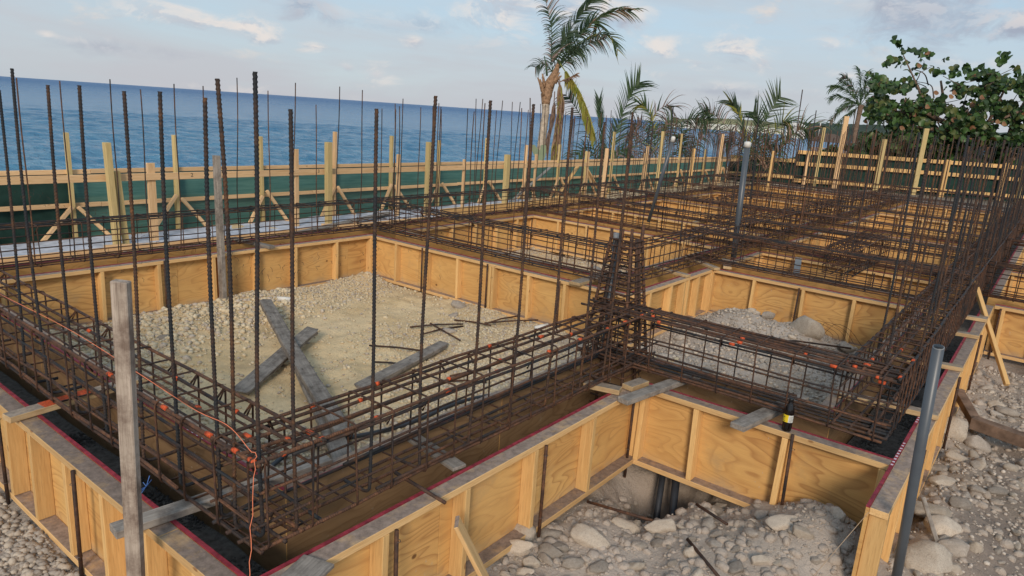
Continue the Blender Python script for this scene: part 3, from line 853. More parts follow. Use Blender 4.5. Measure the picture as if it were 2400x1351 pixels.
for q in range(6):
    V, F = ribbed_upright([1.75, 1.83, 1.70, 1.95, 1.78, 1.86][q], r=.0072, lean=[.012, -.014, .02, -.018, .0, .006][q], bow=[.02, -.02, .012, .03, -.012, 0][q], fine=False)
    UPC.append(pymesh('upright_bar', V, F, 'bar_rust' if q % 3 else 'bar_steel', True))

def stirrup_mesh(w, h, r=.0052, seed=0):
    """closed link in the local YZ plane with rounded corners and a lapped hook"""
    rr = random.Random(seed); c = .022; P = []
    hw, hh = w / 2, h / 2
    for cx, cy, a0 in ((hw - c, hh - c, 0), (-hw + c, hh - c, 90), (-hw + c, -hh + c, 180), (hw - c, -hh + c, 270)):
        for k in (0, 45, 90):
            a = math.radians(a0 + k); P.append(Vector((rr.uniform(-.003, .003), cx + c * math.cos(a), cy + c * math.sin(a))))
    hook0 = P[0] + Vector((.012, -.05, -.045)); P = [hook0] + P + [P[0] + Vector((.011, 0, .004)), P[0] + Vector((.013, -.035, -.055))]
    V, F = tube_geo(P, r, 6)
    return pymesh('stirrup', V, F, 'bar_tie', True)
SM = {}
def stirrups_for(w, h):
    k = (round(w, 2), round(h, 2))
    if k not in SM: SM[k] = [stirrup_mesh(w, h, .0052, s) for s in range(4)]
    return SM[k]

ZB, ZT = .045, .455
def cage(ax, a0, a1, c, label, hw=.168, sp=.18, zb=ZB, zt=ZT, up=None, fine=False, ups=(), near=False, double=True, mids=2, top_n=4, wires=True, paint=()):
    """beam cage along axis ax ('x'/'y') from a0 to a1, centred on c across"""
    def P(a, t, z): return Vector((a, c + t, z)) if ax == 'x' else Vector((c + t, a, z))
    far = not near
    if far: sp = sp * 1.5; double = ax == 'y'
    root = empty('rebar_cage', P(a0, 0, zb), label, 'rebar cage', 'beam reinforcement cages')
    L = a1 - a0
    tt = [(-1 + 2 * i / (top_n - 1)) * (hw - .014) for i in range(top_n)]
    sides = 9 if near else 6
    def lbar(t, z, r=.0088, a_=None, b_=None, m=None):
        if far: r = min(r, .0082)
        A0 = (a0 if a_ is None else a_) - R.uniform(-.02, .03); A1 = (a1 if b_ is None else b_) + R.uniform(0, .08)
        n = max(2, int((A1 - A0) / .55) + 1)
        pts = [P(A0 + (A1 - A0) * i / n, t + R.uniform(-.008, .008), z + R.uniform(-.007, .005)) for i in range(n + 1)]
        tube('long_bar', pts, r, m or ('bar_rust' if R.random() < .72 else 'bar_steel'), root, sides)
    for t in tt: lbar(t, zt - .012)
    for t in tt: lbar(t, zb + .010)
    if double:
        for t in (tt[0], tt[-1]):
            if R.random() < .85: lbar(t + R.uniform(-.004, .004), zt - .034, a_=a0 + L * R.uniform(0, .15), b_=a1 - L * R.uniform(0, .3))
            if R.random() < .85: lbar(t + R.uniform(-.004, .004), zb + .034, a_=a0 + L * R.uniform(0, .3), b_=a1)
    for i in range(mids):
        z = zb + (zt - zb) * (i + 1) / (mids + 1) - .015
        for s in (-1, 1): lbar(s * (hw - .013), z, .0065)
    st = stirrups_for(2 * hw, zt - zb)
    n = int(L / sp); wv, wf = [], []
    for i in range(n + 1):
        a = a0 + .05 + (L - .1) * i / max(1, n) + R.uniform(-.018, .018)
        mw = Matrix.Translation(P(a, 0, (zb + zt) / 2 + R.uniform(-.003, .003)))
        rz = (0 if ax == 'x' else math.pi / 2) + R.uniform(-.05, .05) + (math.pi if R.random() < .5 else 0)
        mw = mw @ Matrix.Rotation(rz, 4, 'Z') @ Matrix.Rotation(R.uniform(-.03, .03), 4, 'Y')
        link('stirrup', R.choice(st), root, mw)
        if wires:
            for t, z in ((tt[0], zt), (tt[-1], zt), (tt[0], zb), (tt[-1], zb), (tt[1], zt), (tt[2] if top_n > 3 else tt[-1], zt)):
                if R.random() < (.45 if near else .3):
                    q = P(a + R.uniform(-.012, .012), t, z)
                    dirn = Vector((R.uniform(-1, 1), R.uniform(-1, 1), R.uniform(-.2, 1))).normalized() * R.uniform(.02, .05)
                    tube_geo([q - Vector((0, 0, .02)), q + Vector((R.uniform(-.012, .012), R.uniform(-.012, .012), .004)), q + dirn * .6, q + dirn], .0016 if near else .0022, 3, False, V=wv, F=wf)
    if wv: tag(link('tie_wires', pymesh('tie_wires', wv, wf, 'bar_tie'), root), kind='stuff')
    # uprights: (along, side) pairs
    for u in ups:
        a, s = u[0], u[1]; lift = u[2] if len(u) > 2 else 0.0
        q = P(a, s * (hw - .026), zb + .018 + lift)
        hookdir = (0, -s) if ax == 'x' else (-s, 0)
        rz = math.atan2(hookdir[1], hookdir[0]) + R.uniform(-.12, .12)
        mw = Matrix.Translation(q) @ Matrix.Rotation(rz, 4, 'Z')
        pool = UPF if fine else UPC
        if len(u) > 3: pool = pool[1::2] if u[3] == 'T' else pool[0::2]
        link('upright_bar', R.choice(pool), root, mw)
    for a, t, z in paint:
        t = t if abs(t) > .03 or True else t
        q = P(a, t, z); d = P(a + .001, t, z) - q
        d.normalize(); ln = R.uniform(.008, .022)
        tube('paint_mark', [q - d * ln, q + d * ln], .0112, 'orange_paint', root, 8)
    return root
def upl(a0, a1, sp, sides=(-1, 1), jit=.03):
    out = []; a = a0; k = 0
    while a < a1:
        out.append((a + R.uniform(-jit, jit), sides[k % len(sides)])); k += 1; a += sp
    return out
tq = .154
cage('x', 1.40, 4.86, 2.42, 'rebar cage across the foreground, orange marked, ending at the tapered column cage', fine=True, near=True, sp=.23,
     ups=[(1.44, -1, .03, 'T'), (1.60, -1, -.02, 'S'), (2.0, -1, 0, 'S'), (2.33, -1, 0, 'T'), (2.70, -1, 0, 'T'), (3.05, -1, 0, 'T'), (3.42, -1, 0, 'T'), (3.82, -1, 0, 'S'), (4.12, -1, 0, 'T'), (4.66, 1, 0, 'S')],
     paint=[(1.53, -tq, .444), (1.72, -tq, .444), (2.02, -tq, .444), (2.5, -tq, .444), (2.62, -.05, .444), (2.1, .05, .444), (2.9, -tq, .444), (3.05, -.05, .444), (3.4, -tq, .444), (3.75, -tq, .444), (3.8, -.05, .444), (4.1, -tq, .444), (4.35, -tq, .444), (4.4, -tq, .42), (4.6, -tq, .444), (3.2, tq, .444), (3.6, .05, .444), (4.75, -tq, .444), (2.3, tq, .444), (1.9, tq, .444)])
cage('y', 2.26, 8.1, 1.565, 'rebar cage running along the left side under the orange string', fine=True, near=True, sp=.25,
     ups=[(2.46, -1, 0, 'T'), (2.57, -1, 0, 'S'), (2.91, -1, .01, 'S'), (3.27, -1, 0, 'S'), (3.67, -1, .01, 'S'), (4.04, -1, 0, 'S'), (4.43, -1, 0, 'T'), (4.80, -1, -.05, 'S'), (5.2, -1), (5.6, -1), (6.0, -1)],
     paint=[(2.30, -tq, .444), (2.42, -tq, .444), (2.50, -.05, .444), (2.62, -tq, .444), (2.75, .05, .444), (3.0, -tq, .444), (2.9, -.05, .444), (3.3, .05, .444), (3.55, -tq, .444), (3.9, -.05, .444), (4.3, .05, .444), (2.35, tq, .444), (2.36, .05, .444)])
cage('y', .56, 2.70, 4.70, 'short rebar cage between the column cage and the right corner, orange marked', near=True, sp=.245, top_n=6, fine=True, ups=[(.66, 1)],
     paint=[(2.1, -tq, .444), (2.1, -tq, .42), (1.5, -tq, .444), (1.52, -.05, .444), (1.55, -tq, .42), (1.1, -.05, .444), (.9, -tq, .444), (.8, -.05, .444), (.75, .05, .444), (.65, -tq, .444), (.62, -tq, .42), (2.2, -.05, .444)])
cage('x', 4.62, 23.9, .70, 'long rebar cage running away along the right side, thick with upright bars', near=True, sp=.16, fine=True,
     ups=[(5.35, -1), (5.62, 1), (5.95, -1), (6.15, -1), (6.5, 1), (6.7, -1), (7.1, 1), (7.35, -1), (7.7, -1), (7.95, 1), (8.3, -1), (8.6, -1), (8.95, 1), (9.3, -1), (9.55, -1), (9.9, 1)] + upl(10.2, 23.8, .26, (-1, 1, -1)),
     paint=[(4.66, -tq, .444), (4.70, .154, .444), (5.1, -tq, .444), (4.9, .05, .444), (5.3, -.05, .444)])
eu = [(2.10, -1), (2.5, -1), (2.86, -1), (3.31, -1), (3.63, -1), (3.97, -1), (4.30, -1), (4.71, -1), (5.12, -1), (5.5, -1), (5.86, -1), (6.19, -1), (6.58, -1, .1), (6.99, -1), (7.26, -1), (7.62, 1), (7.75, -1), (8.09, -1), (8.46, 1), (8.79, -1)]
cage('x', 1.45, 23.9, 7.96, 'long rebar cage along the sea side, parallel to the green fence', sp=.235, top_n=4, ups=eu + upl(9.1, 23.8, .25, (-1, 1)))
cage('y', 3.62, 8.1, 6.97, 'rebar cage crossing behind the main sandy bay towards the sea', sp=.21, ups=upl(4.3, 7.9, 0.38, (-1, 1)))
cage('x', 6.80, 23.8, 3.76, 'central rebar cage running from behind the column cage to the far end', sp=.19, ups=[(7.6, 1), (8.2, -1), (8.9, 1)] + upl(9.4, 23.6, 0.20, (-1, 1)))
cage('y', .6, 3.9, 9.21, 'cross rebar cage at the far side of the grey rubble bay', sp=.2, ups=upl(1.2, 3.4, 0.32, (-1, 1)))
cage('y', 3.6, 8.1, 10.91, 'cross rebar cage beyond the second sea side bay', sp=.2, ups=upl(4.1, 7.9, 0.37, (-1, 1)))
cage('y', .6, 3.9, 11.14, 'cross rebar cage beyond the narrow bay', sp=.2, ups=upl(1.1, 3.5, 0.31, (-1, 1)))
cage('y', 3.6, 8.1, 13.03, 'cross rebar cage beyond the third sea side bay', sp=.22, ups=upl(4.1, 7.9, 0.34, (-1, 1)))
cage('y', .6, 3.9, 13.1, 'cross rebar cage spanning the wide right hand bay', sp=.2, ups=upl(1.1, 3.5, 0.31, (-1, 1)))
cage('y', .6, 3.9, 15.33, 'cross rebar cage before the last bay on the right', sp=.22, ups=upl(1.1, 3.5, 0.31, (-1, 1)))
cage('y', 3.6, 8.1, 16.23, 'cross rebar cage before the last sea side bay', sp=.24, ups=upl(4.1, 7.9, 0.31, (-1, 1)))
cage('y', .6, 8.1, 19.63, 'cross rebar cage before the end bays', sp=.28, wires=False, ups=upl(.9, 7.9, 0.34, (-1, 1)))
cage('y', -1.8, 8.1, 23.78, 'rebar cage across the far end of the site', sp=.26, ups=upl(.9, 7.9, 0.26, (-1, 1)))
cage('x', 9.5, 11.7, 2.05, 'short ladder like rebar cage with bare bar ends in the right hand bays', sp=.13, zb=.10, hw=.19, near=True, ups=[(11.2, 1)])
cage('x', 13.3, 15.9, 5.3, 'short rebar cage bridging the fourth sea side bay', sp=.2)
cage('y', -3.4, .5, 10.28, 'first branch cage leaving to the right edge', sp=.18, ups=upl(-3.2, .2, 0.32, (-1, 1)))
cage('y', -3.4, .5, 13.18, 'second branch cage farther along the right edge', sp=.22, ups=upl(-3.2, .2, 0.32, (-1, 1)))
cage('y', -3.4, .5, 16.2, 'third branch cage far off at the right edge', sp=.25, ups=upl(-3.2, .2, 0.32, (-1, 1)))

# a few taller bars left standing over the rest
for (x, y, z, lb) in [(13.2, 3.9, 2.55, 'tallest thin bar standing above the low palms in the far centre'), (14.6, 4.0, 2.25, 'second tall thin bar right of the tallest one'), (15.9, 3.6, 2.4, 'tall leaning bar in front of the spreading low palm'), (10.9, 5.2, 2.1, 'tall bar in front of the drooping palm')]:
    tag(tube('tall_bar', [(x, y, .05), (x - .02, y + .01, z * .5), (x - .03, y + .03, z)], .009, 'bar_steel', None, 7), lb, 'rebar', 'tall single bars in the far cages')
# extra bars wired over the right hand crossings
def loose(pts, label, r=.0095, m='bar_rust', group=None, name='rebar_length'):
    o = tube(name, pts, r, m, None, 7)
    return tag(o, label, 'rebar', group)

# ---------------------------------------------------------------- tapered column cage
cr = empty('column_cage', (4.86, 2.60, -.45), 'tapered rebar column cage with closely spaced ties at the inner corner', 'column cage')
def cpt(k, f, top=.97, bot=-.45):
    a = math.pi / 4 + k * math.pi / 2
    hw0, hw1 = .235, .088
    hwz = hw0 + (hw1 - hw0) * f
    return hwz
corners = [(1, 1), (-1, 1), (-1, -1), (1, -1), (0, 1), (0, -1), (1, 0), (-1, 0), (.4, -1), (-1, .4)]
for i, (sx_, sy_) in enumerate(corners):
    pts = []
    for f in (0, .2, .45, .7, .9, 1.0):
        hwz = cpt(0, f)
        pts.append(Vector((4.86 + sx_ * hwz, 2.60 + sy_ * hwz, -.45 + 1.40 * f)))
    if i < 4: pts.append(pts[-1] + Vector((sx_ * .002, 0, .05 + .02 * i)))
    tube('column_bar', pts, .0125, 'bar_rust', cr, 9)
for j in range(25):
    z = -.36 + (1.30) * (j / 24) ** .93
    f = (z + .45) / 1.40; hwz = cpt(0, f) + .016
    c_ = .03; P_ = []
    for cx, cy, a0 in ((hwz - c_, hwz - c_, 0), (-hwz + c_, hwz - c_, 90), (-hwz + c_, -hwz + c_, 180), (hwz - c_, -hwz + c_, 270)):
        for k in (0, 45, 90):
            a = math.radians(a0 + k); P_.append(Vector((4.86 + cx + c_ * math.cos(a), 2.60 + cy + c_ * math.sin(a), z + .006 * math.sin(a + j))))
    P_.append(P_[0] + Vector((0, 0, .008))); P_.append(P_[0] + Vector((-.07, -.05, .01)))
    tube('column_tie', P_, .0068, 'bar_rust' if j % 3 else 'bar_tie', cr, 6)
# conduits rising inside it
t_ = empty('grey_conduit', (4.80, 2.66, -.6), 'pale capped conduit rising inside the tapered column cage', 'pipe')
tube('pipe_body', [(4.80, 2.68, -.6), (4.80, 2.66, .93)], .020, 'pvc_grey', t_, 14)
tube('taped_cap', [(4.80, 2.66, .91), (4.80, 2.66, .985)], .026, 'pvc_end', t_, 14)

def pvc(p0, p1, r, label, cap=None, m='pvc_grey'):
    e = empty('pvc_pipe', p0, label, 'pipe')
    tube('pipe_body', [p0, p1], r, m, e, 20)
    d = (Vector(p1) - Vector(p0)).normalized(); q = Vector(p1)
    if cap: 
        tube('end_cap', [q - d * .03, q + d * .035, q + d * .05], lambda f: r * (1.18 if f < .8 else .7), cap, e, 16)
    else:
        tube('pipe_rim', [q - d * .001, q + d * .003], r * .985, 'pvc_end', e, 20)
        tube('pipe_mouth', [q + d * .002, q + d * .0045], r * .82, 'cap_black', e, 20)
    return e
pvc((3.92, .27, -.75), (3.44, .285, .985), .0235, 'long grey pvc pipe standing in front of the right hand form')
pvc((10.36, 3.70, -.5), (10.24, 3.70, 1.60), .042, 'grey pvc pipe with a white cap standing among the far cages', 'white_plastic')
pvc([(10.153,5.077,0.290)][0], [(10.022,4.766,1.593)][0], .027, 'leaning grey pipe with a white cap left of the far cages', 'white_plastic')
pvc((4.70, 1.98, -.50), (4.05, 1.72, -1.02), .023, 'left one of two dark pipes diving into the hole under the form', m='pvc_dark')
pvc((4.70, 1.88, -.50), (4.05, 1.60, -1.02), .028, 'right one of two dark pipes diving into the hole under the form', m='pvc_dark')

# ---------------------------------------------------------------- boards lying across the forms
SUP = 'support boards laid across the forms under the cages'
def zboard(p, q, label, W=.089, T=.036, m='board', z=.019, z2=None):
    return stick_thing('support_board', (*p, z), (*q, z if z2 is None else z2), W, T, m, label, 'board', SUP)
b1 = zboard((1.17, 4.33), (2.0, 4.43), 'board with an orange painted end across the left trench')
zboard((1.10, 2.86), (2.12, 2.74), 'long weathered board resting on the front left corner form', m='old_wood')
zboard((3.98, 2.03), (5.02, 1.86), 'grey weathered board poking over the pit corner', m='old_wood')
zboard((4.16, 1.31), (5.02, 1.16), 'dark worn board left of the bottle', W=.10, m='old_wood')
zboard((4.06, 2.38), (4.13, 2.13), 'short board piece lying near the foot of the column cage')
zboard((4.22, 2.13), (4.42, 2.10), 'short block nailed on the corner of the pit form')
zboard((5.30, .99), (5.39, .36), 'bright board across the right trench behind the grey pipe')
zboard((6.60, .98), (6.75, .36), 'second board across the right hand trench')
zboard((7.90, 1.0), (8.05, .36), 'third board across the right hand trench')
zboard((6.55, 4.10), (7.28, 4.10), 'board across the trench left of the column cage', W=.14)
zboard((8.20, 3.98), (8.09, 3.42), 'nearer of two boards crossing behind the column cage')
zboard((9.25, 3.99), (8.85, 3.36), 'farther of two boards crossing behind the column cage')
zboard((4.98, 7.55), (4.90, 8.3), 'short grey board on the sea side form of the main bay', m='old_wood')
zboard((9.62, 3.55), (9.05, 3.30), 'red tipped block on the corner of the rubble bay form', W=.11)
zboard((2.55, 2.20), (2.62, 2.62), 'thin board across the front trench', T=.02, z=.012, m='old_wood')
for (p, q, lb) in [((8.80, .98), (8.9, .36), 'fourth board across the right hand trench'), ((10.6, 4.6), (11.3, 4.62), 'board across the trench beyond the second bay'), ((12.7, 5.4), (13.4, 5.4), 'board across the trench beyond the third bay'), ((12.0, 3.45), (12.1, 4.1), 'board crossing the central trench far off'), ((10.84, 2.0), (11.5, 2.02), 'board across the trench beyond the narrow bay')]:
    zboard(p, q, lb)
o_ = stick('orange_paint_patch', (1.35, 4.352, .0385), (1.62, 4.385, .0385), .086, .0015, 'orange_paint', b1, bev=0)
stick_thing('scrap_board', (1.33, 2.02, .003), (1.58, 2.10, .003), .15, .019, 'old_wood', 'wedge of scrap wood lying on the front form corner at the bottom edge', 'board')

# leftover lumber in the bays
rough_plank('weathered_plank', (4.42, 6.86, -.42), (3.05, 3.75, -.50), .135, .045, 'old_wood', 'long grey plank lying on top, pointing at the camera, in the main bay', 'plank', seed=3, roll=0)
rough_plank('weathered_plank', (2.95, 5.0, -.545), (4.35, 5.88, -.51), .14, .04, 'old_wood', 'grey plank lying crosswise under the long one in the main bay', 'plank', seed=4, roll=0.15)
rough_plank('weathered_plank', (3.80, 5.35, -.56), (2.75, 3.35, -.555), .15, .035, 'old_wood', 'thin grey plank lying under the crossed planks, nearest us', 'plank', seed=5, roll=-0.1)
rough_plank('weathered_plank', (3.75, 4.45, -.56), (5.15, 4.74, -.545), .12, .04, 'old_wood', 'grey plank half hidden behind the front cage in the main bay', 'plank', seed=6, roll=0.1)
rough_plank('weathered_plank', (8.3, 5.3, -.50), (9.6, 5.2, -.47), .12, .04, 'old_wood', 'grey plank on the ground of the second sea side bay', 'plank', seed=7, roll=0)
rough_plank('weathered_plank', (8.9, 4.7, -.48), (9.4, 5.6, -.44), .10, .04, 'old_wood', 'shorter plank lying on the one in the second bay', 'plank', seed=8, roll=0)
stick_thing('white_trim', (9.75, 2.6, -.35), (10.85, 2.9, .0), .09, .03, 'pvc_end', 'white painted strip leaning in the narrow bay', 'board')
stick_thing('scrap_board', (10.0, 1.6, -.5), (10.6, 2.2, -.45), .12, .04, 'concrete_grey', 'pale strip on the floor of the narrow bay', 'board')

# tall weathered posts and sticks
stick_thing('weathered_post', (1.085, 2.66, -.75), (1.085, 2.58, 1.17), .036, .062, 'old_post', 'tall weathered timber post standing at the left front form', 'post', up=(.55, -.83, 0), bev=.004)
stick_thing('weathered_post', [(4.282,7.500,-0.509),(4.260,7.500,1.151)][0], [(4.282,7.500,-0.509),(4.260,7.500,1.151)][1], .05, .09, 'old_wood', 'dark weathered post standing beside the sea side form of the main bay', 'post')
stick_thing('plywood_strip', (2.50, 1.84, -.62), (2.28, 1.97, -.08), .085, .022, 'plate', 'split plywood strip leaning against the front form', 'board', up=(.5, -.7, .2))
stick_thing('lumber_stick', (8.72, .05, -.58), (9.55, .60, .33), .045, .045, 'lumber', 'slim new timber stick leaning on the right hand form', 'stick')
stick_thing('old_timber', (*[(7.011,0.210)][0], -.50), (*[(6.879,-0.221)][0], -.50), .11, .10, 'bark', 'dark brown timber half buried in the rubble by the right form', 'timber')
stick_thing('old_timber', (*[(7.533,0.396)][0], -.42), (*[(7.025,0.173)][0], -.52), .08, .07, 'bark', 'reddish timber piece among the stones right of the form', 'timber')
stick_thing('wood_splinter', (4.75, .30, -.30), (4.6, .13, -.56), .03, .012, 'old_wood', 'pointed wooden splinter stuck in the rubble behind the grey pipe', 'stick')
stick_thing('old_timber', (.62, 3.2, -.58), (1.05, 2.95, -.56), .12, .07, 'old_wood', 'weathered timber lying among the stones at the bottom left', 'timber')

# bottle
bo = empty('cola_bottle', (4.395, 1.075, .001), 'small dark cola bottle with yellow and white label on the pit form', 'bottle')
prof = [(.026, 0), (.030, .008), (.031, .03), (.0285, .045), (.031, .062), (.031, .115), (.030, .13), (.026, .155), (.018, .178), (.0125, .195), (.0125, .205)]
def lathe(name, prof, m, parent, loc, seg=20, a0=0, a1=2 * math.pi, smooth=True, petal=0):
    V, F = [], []; closed = abs(a1 - a0 - 2 * math.pi) < 1e-6; n = seg if closed else seg + 1
    for r_, z_ in prof:
        for k in range(n):
            a = a0 + (a1 - a0) * k / seg
            q = r_ * (1 - (petal * max(0, 1 - z_ / .03) * (.5 + .5 * math.cos(5 * a)) if petal else 0))
            V.append((q * math.cos(a), q * math.sin(a), z_))
    for i in range(len(prof) - 1):
        for k in range(seg):
            a, b2 = i * n + k, i * n + (k + 1) % n
            F.append((a, b2, b2 + n, a + n))
    if closed: F.append(tuple(range(n))[::-1]); F.append(tuple((len(prof) - 1) * n + k for k in range(n)))
    return link(name, pymesh(name, V, F, m, smooth), parent, Matrix.Translation(loc))
BL = Vector((4.395, 1.075, .001))
lathe('bottle_body', prof, 'cola_plastic', bo, BL, 30, petal=.16)
lathe('bottle_cap', [(.0145, .198), (.0148, .216), (.013, .219)], 'cap_black', bo, BL, 18)
ac = math.atan2(-BL.y, -BL.x)
lathe('label', [(.0318, .065), (.0318, .113)], 'label_white', bo, BL, 12, ac + .05, ac + 1.15)
lathe('label', [(.0318, .065), (.0318, .113)], 'label_yellow', bo, BL, 12, ac - 1.25, ac + .05)
for j in range(6):
    zz = .070 + j * .0068
    lathe('label_print', [(.0321, zz), (.0321, zz + .0022)], 'ink', bo, BL, 6, ac + .2, ac + .75 + .2 * ((j * 7) % 3))
for j in range(3):
    lathe('label_print', [(.0321, .070 + j * .012), (.0321, .075 + j * .012)], 'ink', bo, BL, 6, ac - 1.1, ac - .6 - .15 * (j % 2))

# orange builder's line
sp_ = [(1.400,5.018,0.547),(1.400,3.998,0.566),(1.400,3.187,0.559),(1.400,2.713,0.532),(1.400,2.463,0.539)]
pts = [Vector(p) + Vector((0, 0, .0)) for p in sp_] + [Vector((1.40, 2.27, .50))]
pts = catmull([Vector((1.40 + .01 * math.sin(i * 2.1), p.y, max(.462, p.z))) for i, p in enumerate(pts)], 30)
drop = catmull([Vector((1.40, 2.255, .50)), Vector((1.385, 2.245, .42)), Vector((1.35, 2.22, .20)), Vector((1.30, 2.16, .03)), Vector((1.22, 2.08, -.05)), Vector((1.17, 2.03, -.30))], 24)
drop = [p + Vector((.004 * math.sin(i * 1.9), .004 * math.cos(i * 2.7), 0)) for i, p in enumerate(drop)]
tag(tube('builders_line', pts + drop, .0015, 'string_orange', None, 5), 'orange builders line lying along the left cage and hanging down the corner', 'string')
tag(tube('builders_line', [(3.74, .45, -.02), (3.45, .72, -.62)], .0016, 'string_pale', None, 5), 'pale taut string from the end of the right form into the pit', 'string')

# bare bar pieces on the floor of the main bay
LR = 'scrap rebar lengths on the main bay floor'
LL = [(4.577,5.260),(4.928,4.782),(5.288,5.407),(5.713,4.990),(5.486,5.283),(5.358,4.712),(5.916,5.308),(6.019,4.837),(6.062,4.970),(6.445,4.480),(5.189,5.138),(5.748,5.022),(4.314,4.862),(4.518,4.603),(6.024,4.938),(6.499,4.805),(4.525,4.078),(5.063,4.039),(4.459,4.096),(4.655,3.750)]
labs = ['scrap bar lying nearest the left of the loose bars in the main bay', 'scrap bar in the middle of the crossed loose bars', 'scrap bar pointing at us among the crossed loose bars', 'short scrap bar behind the crossed loose bars', 'scrap bar running towards the cardboard tube', 'scrap bar crossing the others at a flat angle', 'thin scrap bar below the other loose bars', 'scrap bar at the right of the loose bars by the white cup', 'bent scrap bar close behind the front cage', 'straight scrap bar close behind the front cage']
for i in range(10):
    a, b2 = LL[2 * i], LL[2 * i + 1]
    za, zb_ = float(ground_z(*a)) + .03 + .015 * (i % 3), float(ground_z(*b2)) + .03 + .02 * ((i + 1) % 3)
    mid = Vector(((a[0] + b2[0]) / 2 + R.uniform(-.02, .02), (a[1] + b2[1]) / 2 + R.uniform(-.02, .02), (za + zb_) / 2 + .01))
    tag(tube('scrap_rebar', [(*a, za), mid, (*b2, zb_)], .0095, 'bar_tie', None, 7), labs[i], 'rebar', LR)
tag(tube('black_hose', catmull([(2.2, 3.6, -.57), (2.7, 3.88, -.57), (3.5, 3.66, -.57), (4.2, 3.62, -.55), (4.75, 3.45, -.57)], 20), .017, 'pvc_dark', None, 10), 'thin dark hose lying on the stones behind the front cage', 'hose')
PL_ = 'scrap bars lying in the front rubble pit'
for k_, (a, b2, lb) in enumerate([((3.62, 2.02), (3.72, 1.52), 'rusty bar sloping down beside the front form in the pit'), ((3.55, 1.30), (3.35, 1.02), 'short rusty bar among the stones in the middle of the pit'), ((3.95, 1.42), (3.85, 1.18), 'stubby bar near the hole in the pit')]):
    tag(tube('scrap_rebar', [(*a, float(ground_z(*a)) + .05), (*b2, float(ground_z(*b2)) + .04)], .0095, 'bar_tie', None, 7), lb, 'rebar', PL_)
tag(tube('scrap_rebar', [(2.22, 2.34, .06), (2.25, 2.02, .012)], .0095, 'bar_rust', None, 7), 'short rusty bar poking from the front cage over the form', 'rebar')
tag(tube('scrap_rebar', [(7.0, 2.1, -.25), (7.5, 1.9, -.30), (8.0, 1.45, -.38)], .010, 'bar_tie', None, 7), 'curved dark bar lying across the spoil heap in the rubble bay', 'rebar')
wv, wf = [], []
for k_ in range(6):
    c0 = Vector((8.55, 1.85 + .05 * k_, -.42)); tube_geo(catmull([c0, c0 + Vector((-.05, -.1 + .05 * k_, .14)), c0 + Vector((0, -.25, .10 - .02 * k_)), c0 + Vector((-.05, -.42 + .03 * k_, -.05))], 10), .0025, 4, V=wv, F=wf)
tag(link('tangled_wire', pymesh('tangled_wire', wv, wf, 'bar_tie')), 'tangle of thin tie wire by the far form of the rubble bay', 'wire')
wv, wf = [], []
for k_ in range(9):
    a = k_ * .35; tube_geo([(1.30, 2.98, .10), (1.30 - .05 * math.cos(a) * 1.0, 2.98 + .05 * math.sin(a - 1.2), .10 + .02 * math.sin(k_ * 2.0))], .0016, 4, V=wv, F=wf)
tag(link('frayed_rope', pymesh('frayed_rope', wv, wf, 'blue_strand')), 'frayed blue rope end tied to the tall weathered post', 'rope')
# litter
tag(tube('cardboard_tube', [(4.95, 7.10, -.55), (4.82, 7.22, -.54)], .028, 'white_plastic', None, 10), 'white curled paper scrap on the gravel by the sea side form', 'litter')
tag(tube('paper_cup', [(6.35, 4.45, -.56), (6.48, 4.36, -.54)], .035, 'white_plastic', None, 12, r1=.045), 'white paper cup lying by the loose bars', 'cup')
tag(tube('white_tube', [(4.6, 4.62, -.57), (4.72, 4.66, -.56)], .02, 'white_plastic', None, 8), 'small white plastic piece by the loose bars', 'litter')

# ---------------------------------------------------------------- fences
GF = -.22
sf = empty('debris_fence', (0, 10.2, GF), 'long low fence with green netting and timber rails along the sea', 'fence')
def rail(root, p0, p1, W, T, m='rail_wood', nm='rail', seg=3.6):
    p0, p1 = Vector(p0), Vector(p1); L = (p1 - p0).length; d = (p1 - p0) / L; x = 0
    side = Vector((-d.y, d.x, 0))
    while x < L - .01:
        w1 = min(seg * R.uniform(.85, 1.1), L - x)
        if L - x - w1 < .5: w1 = L - x
        z = Vector((0, 0, R.uniform(-.006, .006)))
        stick(nm, p0 + d * (x + .002) + z, p0 + d * (x + w1 - .002) + z, T, W, m, root)
        x += w1
FX0, FX1 = -3.0, 26.4
rail(sf, (FX0, 10.16, .715), (FX1, 10.16, .70), .058, .035)
rail(sf, (FX0, 10.16, .275), (FX1, 10.16, .26), .058, .035)
rail(sf, (FX0, 10.16, -.24), (FX1, 10.16, -.24), .058, .035)
def net(name, root, p0, p1, z0, z1, m, lab=None):
    p0, p1 = Vector(p0), Vector(p1); n = max(4, int((p1 - p0).length / .25)); V = []; F = []
    d = (p1 - p0).normalized(); s = Vector((-d.y, d.x, 0))
    for i in range(n + 1):
        p = p0.lerp(p1, i / n)
        for j in range(6):
            f = j / 5
            q = p + s * (.03 * math.sin(i * 1.3 + j * .6) * math.sin(math.pi * f) + .03 * math.sin(math.pi * f) * mnoise.noise(Vector((i * .6, j, 8))) + .03 * mnoise.noise(Vector((i * .25, j * .5, 3))))
            V.append((q.x, q.y, z0 + (z1 - z0) * f + (.012 * mnoise.noise(Vector((i * .4, 9, 1))) if j in (0, 5) else 0)))
    for i in range(n):
        for j in range(5): a = i * 6 + j; F.append((a, a + 6, a + 7, a + 1))
    o = link(name, pymesh(name, V, F, m, True), root)
    o.matrix_local = WM(root).inverted() if root else Matrix()
    if lab: o['label'] = lab
    return o
net('netting', sf, (FX0, 10.215, 0), (3.78, 10.215, 0), -.23, .70, 'green_net_thick', 'darker double layer of netting at the left end')
net('netting', sf, (3.78, 10.215, 0), (FX1, 10.215, 0), -.20, .70, 'green_net')
